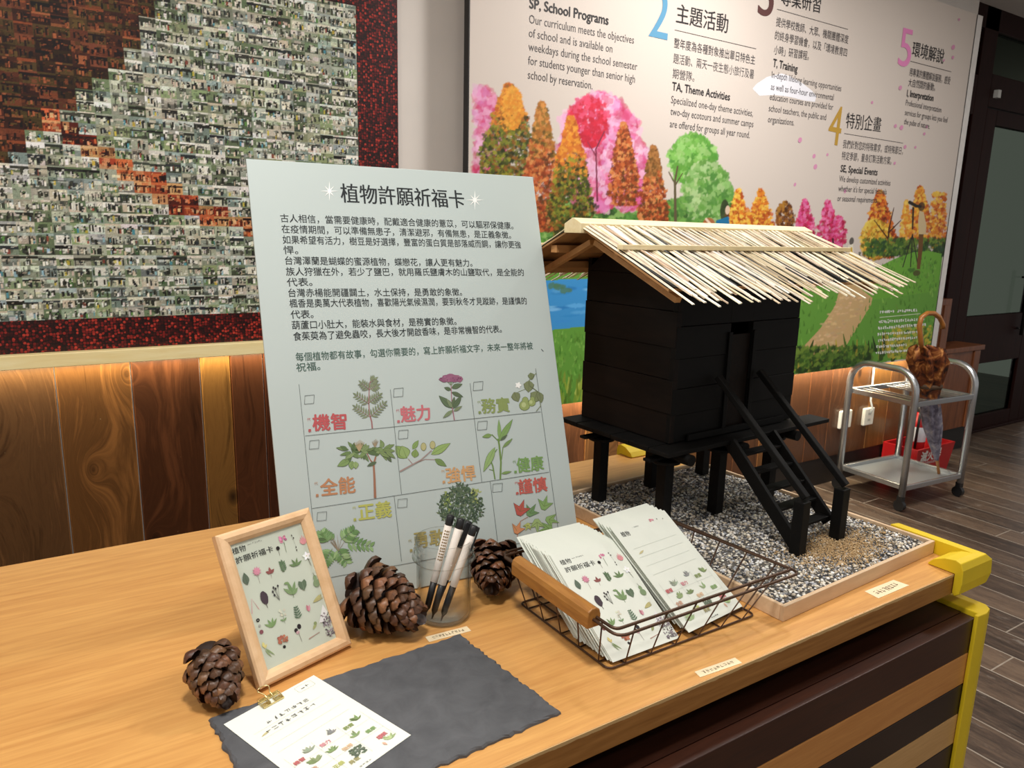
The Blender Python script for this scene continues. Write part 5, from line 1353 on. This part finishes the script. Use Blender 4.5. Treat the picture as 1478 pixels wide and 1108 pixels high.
# beams
for a in (0.008, 0.190, 0.390):
    MB().tube([(a, -0.060, hz(.983)), (a, B1 + .045, hz(.983))], .0125, 14).build('cross_log', M_char, hut, True, angle=True)
for b in (0.012, 0.222):
    MB().box(-.055, A1 + .075, b - .010, b + .010, hz(.972), hz(.9785)).build('long_beam', M_char, hut, bevel=.001)
for k in range(6):
    b0 = -0.050 + k * .0595
    MB().box(-.055, A1 + .100 if k in (0, 5) else A1 + .06, b0, b0 + .0575, hz(.9955), ZPL + (.001 if k % 2 else 0)).build('deck_board', M_char, hut, bevel=.001)
# walls of horizontal boards
def zroof(b): return 1.4615 - abs(b - 0.145) * 0.437       # top of the wall under the roof boards
wall = MB(); random.seed(4)
z = 1.0062; hh = (0.062, .058, .066, .07, .06, .064, .06); i = 0
while z < 1.392:
    z2 = min(z + hh[i % 7], 1.395); of = (i % 2) * .0022 + U(0, .0015)
    for (x0, x1) in ((A0, 0.176), (0.256, A1)): wall.box(x0 - .001, x1, B0 - of, B0 + .012, hz(z) + .0006, hz(z2))
    if z > 1.235: wall.box(0.176, 0.256, B0 - of, B0 + .012, hz(z) + .0006, hz(z2))
    z = z2; i += 1
wall.build('front_wall', M_char, hut, bevel=.0008)
back = MB().box(A0, A1, B1 - .012, B1, hz(1.0062), hz(1.395)); back.build('rear_wall', M_char, hut)
for x0, x1, nm in ((A0, A0 + .012, 'gable_wall'), (A1 - .012, A1, 'gable_wall')):
    g = MB(); z = 1.0062; i = 0; hg = (.066, .074, .07, .078, .072, .07, .07)
    while z < 1.458:
        z2 = min(z + hg[i % 7], 1.459); of = (i % 2) * .0025 + U(0, .0012)
        xa, xb = (x0 - of, x1) if x0 == A0 else (x0, x1 + of)
        if z2 <= 1.395: g.box(xa, xb, B0 + .0125 * (x0 != A0) - .0015 * (x0 == A0), B1 + .001, hz(z) + .0008, hz(z2))
        else:
            def hwid(q): return min((B1 - B0) / 2, max(.004, (1.4595 - q) / .437))
            w1, w2 = hwid(z), hwid(z2)
            pts = [(xa, .145 - w1, hz(z) + .0008), (xa, .145 + w1, hz(z) + .0008), (xa, .145 + w2, hz(z2)), (xa, .145 - w2, hz(z2))]
            g.prism(pts, (xb - xa, 0, 0))
        z = z2; i += 1
    g.build(nm, M_char2, hut, bevel=.0006)
MB().box(.1765, .2555, B0 + .004, B0 + .010, hz(1.0062), hz(1.2345)).build('door', M_char2, hut)
MB().box(.166, .178, B0 - .008, B0 - .004, hz(1.0062), hz(1.243)).box(.254, .266, B0 - .008, B0 - .004, hz(1.0062), hz(1.243)).build('door_frame', M_char, hut, bevel=.001)
MB().box(.05, .40, B0 - .010, B0 - .0045, hz(1.008), hz(1.022)).build('sill', M_char, hut)
# ---- roof
RA0, RA1, RB = -0.168, 0.630, 0.145
roof_front = MB(); roof_back = MB()
sl = 0.437
def rp(a, b, lift=0.0):
    return Vector((a, b, hz(1.4665 - abs(b - RB) * sl) + lift))
def slab(b_, b0, b1, l0, l1, a0=RA0 + .004, a1=RA1 - .004):
    b_.prism([rp(a0, b0, l0), rp(a0, b1, l0), rp(a0, b1, l1), rp(a0, b0, l1)], (a1 - a0, 0, 0))
f_ = MB(); slab(f_, RB, -.120, 0, .0045); rf = f_.build('roof_slope', M_ply, hut)
f_ = MB(); slab(f_, RB, .405, 0, .0045); rb = f_.build('roof_slope', M_ply, hut)
f_ = MB(); slab(f_, RB - .002, -.118, .0047, .0062); f_.build('dark_felt', M_char, rf)
f_ = MB(); slab(f_, RB + .002, .402, .0047, .0062); f_.build('dark_felt', M_char, rb)
for b in (-.030, .060, .230, .320):
    zc = hz(1.4660 - abs(b - RB) * sl) - .012
    MB().box(RA0 + .012 + (.03 if b < .1 else 0), RA1 - .02, b - .010, b + .010, zc - .008, zc + .0085).build('purlin', M_beam, hut, bevel=.001)
for a in (RA0 + .055, RA1 - .06):
    for b1 in (-.10, .385):
        p = rp(a, RB + (.006 if b1 > RB else -.006), -.030); q = rp(a, b1, -.0275)
        MB().bar(p, q, .016, .012, (0, 0, 1)).build('rafter', M_beam, hut, bevel=.001)
# thatch of split cane: one bundle per slope
M_th = vcol('split_cane', 0.5, 0.35, 0.18, 60)
def thatch(name, side, n, parent, seed):
    random.seed(seed); V = []; F = []; Cc = []
    pal = [lin(c) for c in ('#f3e8cf', '#eadbbd', '#dccba8', '#f7f0de', '#ecdfc6', '#cdb797', '#f0e4d0', '#e3d2ba')]
    for i in range(n):
        lay = i % 3; a = RA0 + (RA1 - RA0) * ((i + U(-.45, .45)) / n)
        a = max(RA0 + .002, min(RA1 - .005, a))
        lg = U(-.150, -.202) if lay < 2 else U(-.10, -.17)
        if .30 < a < .42 and rnd() < .55: lg += .035
        if a > .52: lg = U(-.14, -.175)
        if rnd() < .12: lg = -.06
        d0 = U(.0, .012); b0 = RB - .008 - d0
        sk = random.gauss(.002, .018) + (.026 if rnd() < .2 else 0) + (-.02 if rnd() < .06 else 0)
        b1 = lg; w = U(.0050, .0105) if rnd() < .7 else U(.0022, .004); tk = U(.0012, .003)
        l0 = .0065 + lay * .0032 + U(0, .001); l1 = l0 + U(0, .004); bend = U(-.006, .006)
        cc = jit(random.choice(pal), .12); N = 4; k = len(V)
        for j in range(N + 1):
            q = j / N; b = b0 + (b1 - b0) * q
            bb = b if side > 0 else 2 * RB - b
            p = rp(a + sk * q + bend * math.sin(q * 3.1), bb, l0 + (l1 - l0) * q)
            ww = w / 2 * (1 - .25 * q)
            for dx, dz in ((-ww, 0), (ww, 0), (ww * .8, tk), (-ww * .8, tk)): V.append((p.x + dx, p.y, p.z + dz))
        for j in range(N):
            for m in range(4):
                F.append((k + j * 4 + m, k + j * 4 + (m + 1) % 4, k + (j + 1) * 4 + (m + 1) % 4, k + (j + 1) * 4 + m)); Cc.append(cc)
        F += [(k, k + 1, k + 2, k + 3)[::-1], (k + N * 4, k + N * 4 + 1, k + N * 4 + 2, k + N * 4 + 3)]; Cc += [cc, tuple(x * .8 for x in cc)]
    return colored(name, V, F, Cc, M_th, parent)
thatch('thatch', 1, 128, rf, 11); thatch('thatch', -1, 170, rb, 12)
random.seed(31)
M_bat = wood('pale_batten', '#e3cd98', '#f3e3bb', (1, 8, 8), 0.5, 0.35, 0.05)
b = MB(); c = rp(RA0, .010, .0185); b.box(RA0 + .0, RA1 + .004, .002, .017, c.z - .004, c.z + .006); b.build('batten', M_bat, rf, bevel=.001)
b = MB(); c = rp(RA0, .278, .0165); b.box(RA0, RA1, .271, .285, c.z - .003, c.z + .004); b.build('batten', M_bat, rb, bevel=.001)
zt = hz(1.4830)
b = MB(); b.prism([(RA0 - .008, RB - .027, zt - .031), (RA0 - .008, RB + .027, zt - .031), (RA0 - .008, RB + .027, zt - .012), (RA0 - .008, RB + .002, zt), (RA0 - .008, RB - .002, zt), (RA0 - .008, RB - .027, zt - .011)], (RA1 - RA0 + .016, 0, 0))
b.build('ridge_cap', M_bat, hut, bevel=.001)
b = MB(); b.bar((0.085, RB - .0295, zt - .0155), (0.345, RB - .030, zt - .018), .004, .009); b.build('ridge_strip', M_bat, hut)
# ---- stairs
st = MB(); PA, PB_, PBb = 0.150, 0.297, -0.223
def sbar(p, q, w, h, name, parent): return MB().bar(p, q, w, h).build(name, M_char, parent, bevel=.001)
stair = MB().bar((PA, -.046, hz(1.000)), (PA - .001, -.235, hz(.820)), .010, .030).build('staircase', M_char, hut, bevel=.001)
sbar((PB_, -.046, hz(1.000)), (PB_ + .001, -.215, hz(.838)), .010, .030, 'stringer', stair)
for k in range(5):
    q = (k + .55) / 5; b = -.052 - .168 * q; z = hz(.995 - .160 * q)
    MB().box(PA + .0055, PB_ - .0055, b - .013, b + .013, z - .003, z + .003).build('tread', M_char, stair, bevel=.0008)
for a, top in ((PA, .922), (PB_, .922)):
    MB().box(a - .013, a + .013, PBb - .012 - .014, PBb + .012 - .014, 0.0, hz(top)).build('newel_post', M_char, stair, bevel=.0015)
for a in (PA - .006, PB_ - .006):
    MB().bar((a - .014, -.014, hz(1.146)), (a + .012, PBb - .018, hz(.928)), .017, .013).build('handrail', M_char, stair, bevel=.0015)

# ================================================================== UMBRELLA TROLLEY
CY_ = math.radians(-4.0)
cart = thing('umbrella_trolley', 'chrome two-tier trolley on black castors standing on the dark floor', 'trolley', (3.865, 2.055, 0), (0, 0, CY_))
M_chr = NT('chrome', 0.27, 0.85).base(lin('#bcbfc3'))
M_steel = NT('steel_sheet', 0.42, 0.75).base(lin('#a6abb1'))
CWx, CDp, CH = 0.540, 0.40, 0.775
for x in (0, CWx):
    pts = [(x, 0, .085), (x, 0, CH - .12)] + arc((x, .12, CH - .12), .12, 180, 90, (0, 1, 0), (0, 0, 1), 8)[1:] + arc((x, CDp - .12, CH - .12), .12, 90, 0, (0, 1, 0), (0, 0, 1), 8) + [(x, CDp, .085)]
    MB().tube(pts, .0185, 12).build('side_frame', M_chr, cart, True)
for z, nm in ((.60, 'upper_rack'), (.130, 'lower_shelf')):
    b = MB()
    for y in (0, CDp): b.box(.015, CWx - .015, y - .010, y + .010, z - .014, z + .014)
    for x in (0.018, CWx - .018): b.box(x - .010, x + .010, .01, CDp - .01, z - .014, z + .014)
    o = b.build(nm, M_chr, cart, bevel=.002)
    if nm == 'upper_rack':
        for k in (0, 1, 2, 5, 6, 7, 8):
            x = .055 + k * .0555; MB().box(x - .006, x + .006, .008, CDp - .008, z - .004, z + .006).build('rack_bar', M_chr, o, bevel=.002)
    else: MB().box(.02, CWx - .02, .01, CDp - .01, z - .012, z - .006).build('shelf_sheet', M_steel, o)
for x in (0, CWx):
    for y in (0, CDp):
        c_ = MB().tube([(x - .012, y + .004, .032), (x + .012, y + .004, .032)], .031, 20).build('castor', M_black, cart, True, angle=True)
        MB().box(x - .016, x + .016, y - .012, y + .016, .058, .088).build('castor_fork', M_black, c_)

# ---- umbrella hanging in the rack
um = thing('umbrella', 'folded brown leaf-print umbrella with a curved wooden handle hanging in the chrome trolley', 'umbrella', (4.12, 2.106, 0))
def upx(px, py, y=2.106):
    d = pix_ray(px, py); q = EYE + d * (y / d.y); return Vector((q.x - 4.12, q.y - 2.106, q.z))
M_hw = wood('umbrella_handle', '#8a5420', '#b9793a', (6, 6, 1), 0.3, 0.5, 0.03)
hk = [upx(*q) for q in ((1331, 512), (1329, 490), (1327, 470), (1330, 458), (1338, 452), (1348, 452), (1356, 458), (1361, 468), (1361, 474))]
MB().tube(hk, .013, 10).build('handle', M_hw, um, True)
tipa, tipb = upx(1352, 660), upx(1355, 683)
MB().tube([upx(1333, 520), upx(1345, 600), tipa, tipb], [.006, .006, .010, .008], 10).build('shaft_tip', M_hw, um, True)
t = NT('umbrella_cloth', 0.6, 0, 0.3)
sep = t.n('ShaderNodeSeparateXYZ'); t.l(t.coord(), sep.inputs[0])
n1 = t.noise(t.coord((1, 1, 1)), 22, 4, .6, .6)
cu_ = t.ramp(n1, [(0.38, lin('#2a140c')), (0.5, lin('#6a3418')), (0.58, lin('#8f5528')), (0.66, lin('#c98a50'))])
cl_ = t.ramp(n1, [(0.35, lin('#5a5668')), (0.55, lin('#8a8798')), (0.7, lin('#b0a8a8'))])
M_umb = t.base(t.mix(t.ramp(t.math('ADD', sep.outputs[2], t.math('MULTIPLY', n1, .12)), [(0.62, (0, 0, 0)), (0.68, (1, 1, 1))]), cl_, cu_))
V = []; F = []; n = 40
prof = [((1331, 503), .030, .25), ((1336, 508), .085, .30), ((1338, 520), .100, .28), ((1340, 540), .092, .2), ((1341, 556), .070, .12), ((1342, 572), .052, .10), ((1343, 590), .058, .14), ((1346, 615), .055, .14), ((1349, 640), .036, .12), ((1352, 664), .012, 0)]
random.seed(8)
for j, (q, r_, am) in enumerate(prof):
    c = upx(*q)
    for k in range(n):
        a = 2 * math.pi * k / n; rr = r_ * (1 + am * math.cos(8 * a + .35 * j) + (U(-.08, .08) if j < 6 else 0))
        zoff = (.022 * math.cos(8 * a + .35 * j) if j <= 1 else 0)
        V.append((c.x + rr * math.cos(a) * .95, c.y + rr * math.sin(a) * .8, c.z + zoff))
for j in range(len(prof) - 1):
    for k in range(n): F.append((j * n + k, j * n + (k + 1) % n, (j + 1) * n + (k + 1) % n, (j + 1) * n + k))
F.append(tuple(range(n)))
me = bpy.data.meshes.new('canopy'); me.from_pydata(V, [], F); link('canopy', me, um, M_umb, True)
b = MB(); c = upx(1341, 556); b.lathe([(.074, c.z - .012), (.078, c.z), (.074, c.z + .012)], 24, Matrix.Translation((c.x, c.y, 0)) @ Matrix.Diagonal((.95, .85, 1, 1)))
b.build('closing_strap', plain('strap_brown', '#4a3420', 0.6), um, True)

# ---- fire extinguisher box
fx0 = onx = None
def floor_px(px, py): 
    d = pix_ray(px, py); q = EYE + d * (-EYE.z / d.z); return q
bxp = Vector((4.885, 2.332, 0))
bw, bh, bd = 0.40, 0.19, 0.21
bx = thing('extinguisher_box', 'red open box for a fire extinguisher on the floor behind the chrome trolley', 'box', (bxp.x - bw, bxp.y, 0))
M_red = plain('red_paint', '#b81c20', 0.4, 0, 0.5, 0.04)
def tap(x0, x1, y0, y1, z0, z1, fl):
    """tapered wall of the box: wider at the top"""
    return MB().add([(x0, y0, z0), (x1, y0, z0), (x1, y1, z0), (x0, y1, z0), (x0 - fl[0], y0 - fl[1], z1), (x1 + fl[2], y0 - fl[1], z1), (x1 + fl[2], y1 - fl[1] if fl[3] else y1 + fl[1], z1), (x0 - fl[0], y1 - fl[1] if fl[3] else y1 + fl[1], z1)],
                    [(0, 1, 2, 3), (7, 6, 5, 4), (0, 4, 5, 1), (1, 5, 6, 2), (2, 6, 7, 3), (3, 7, 4, 0)])
MB().box(0, bw, 0, bd, 0.0, .012).build('box_bottom', M_red, bx)
tap(0, bw, 0, .012, .0121, bh, (.02, .02, .02, 1)).build('box_front', M_red, bx)
MB().box(-.01, bw + .01, bd - .012, bd, .0121, bh).build('box_back', M_red, bx)
MB().add([(0, 0.0121, .0121), (.012, .0121, .0121), (.012, bd - .0121, .0121), (0, bd - .0121, .0121), (-.02, -.0075, bh), (-.008, -.0075, bh), (-.008, bd - .0121, bh), (-.02, bd - .0121, bh)], [(3, 2, 1, 0), (4, 5, 6, 7), (0, 1, 5, 4), (1, 2, 6, 5), (2, 3, 7, 6), (3, 0, 4, 7)]).build('box_end', M_red, bx)
MB().add([(bw - .012, 0.0121, .0121), (bw, .0121, .0121), (bw, bd - .0121, .0121), (bw - .012, bd - .0121, .0121), (bw + .008, -.0075, bh), (bw + .02, -.0075, bh), (bw + .02, bd - .0121, bh), (bw + .008, bd - .0121, bh)], [(3, 2, 1, 0), (4, 5, 6, 7), (0, 1, 5, 4), (1, 2, 6, 5), (2, 3, 7, 6), (3, 0, 4, 7)]).build('box_end', M_red, bx)
# lettering on the sloping front
tl = math.atan2(.02, bh)
A = Art(.0008, .0002)
A.text('滅火器', (.03, .108), (.27, .108), .08, lin('#f0eeea'), .03, 3)
A.text('FIRE EXTINGUISHER', (.03, .080), (.27, .080), .022, lin('#f0eeea'), .01, 2)
lt = A.build('lettering', M_print, bx); lt.matrix_local = Matrix(((1, 0, 0, 0), (0, -math.sin(tl), -math.cos(tl), 0), (0, math.cos(tl), -math.sin(tl), 0), (0, 0, 0, 1)))
ex = thing('fire_extinguisher', 'red fire extinguisher with a white label standing in the red box', 'fire extinguisher', (bxp.x - bw + .17, bxp.y + .10, .0122))
R_ = .052
MB().lathe([(R_ * .9, 0), (R_, .01), (R_, .30), (R_ * .85, .335), (R_ * .4, .36), (R_ * .35, .375)], 32).build('cylinder', M_red, ex, True)
MB().lathe([(R_ + .0006, .19), (R_ + .001, .191), (R_ + .001, .285), (R_ + .0006, .286)], 32).build('label_band', plain('extinguisher_label', '#dcdfe6', 0.5), ex, True)
A = MB()
MB().lathe([(.016, .3755), (.018, .38), (.018, .41), (.006, .415)], 16).build('valve', plain('valve_grey', '#55575a', 0.35, 0.7), ex, True)
b = MB(); b.bar((-.03, -.01, .425), (.05, -.01, .44), .014, .005); b.bar((-.01, -.01, .41), (.05, -.01, .418), .014, .005); b.build('lever', M_black, ex, bevel=.001)
b = MB(); b.tube([(-.015, -.01, .40), (-.05, -.03, .38), (-.066, -.035, .30), (-.064, -.03, .15)], .008, 8); b.build('hose', M_black, ex, True)
MB().box(-.012, .012, -.058, -.054, .31, .335).build('tag', plain('tag_yellow', '#d8c02a', 0.5), ex)
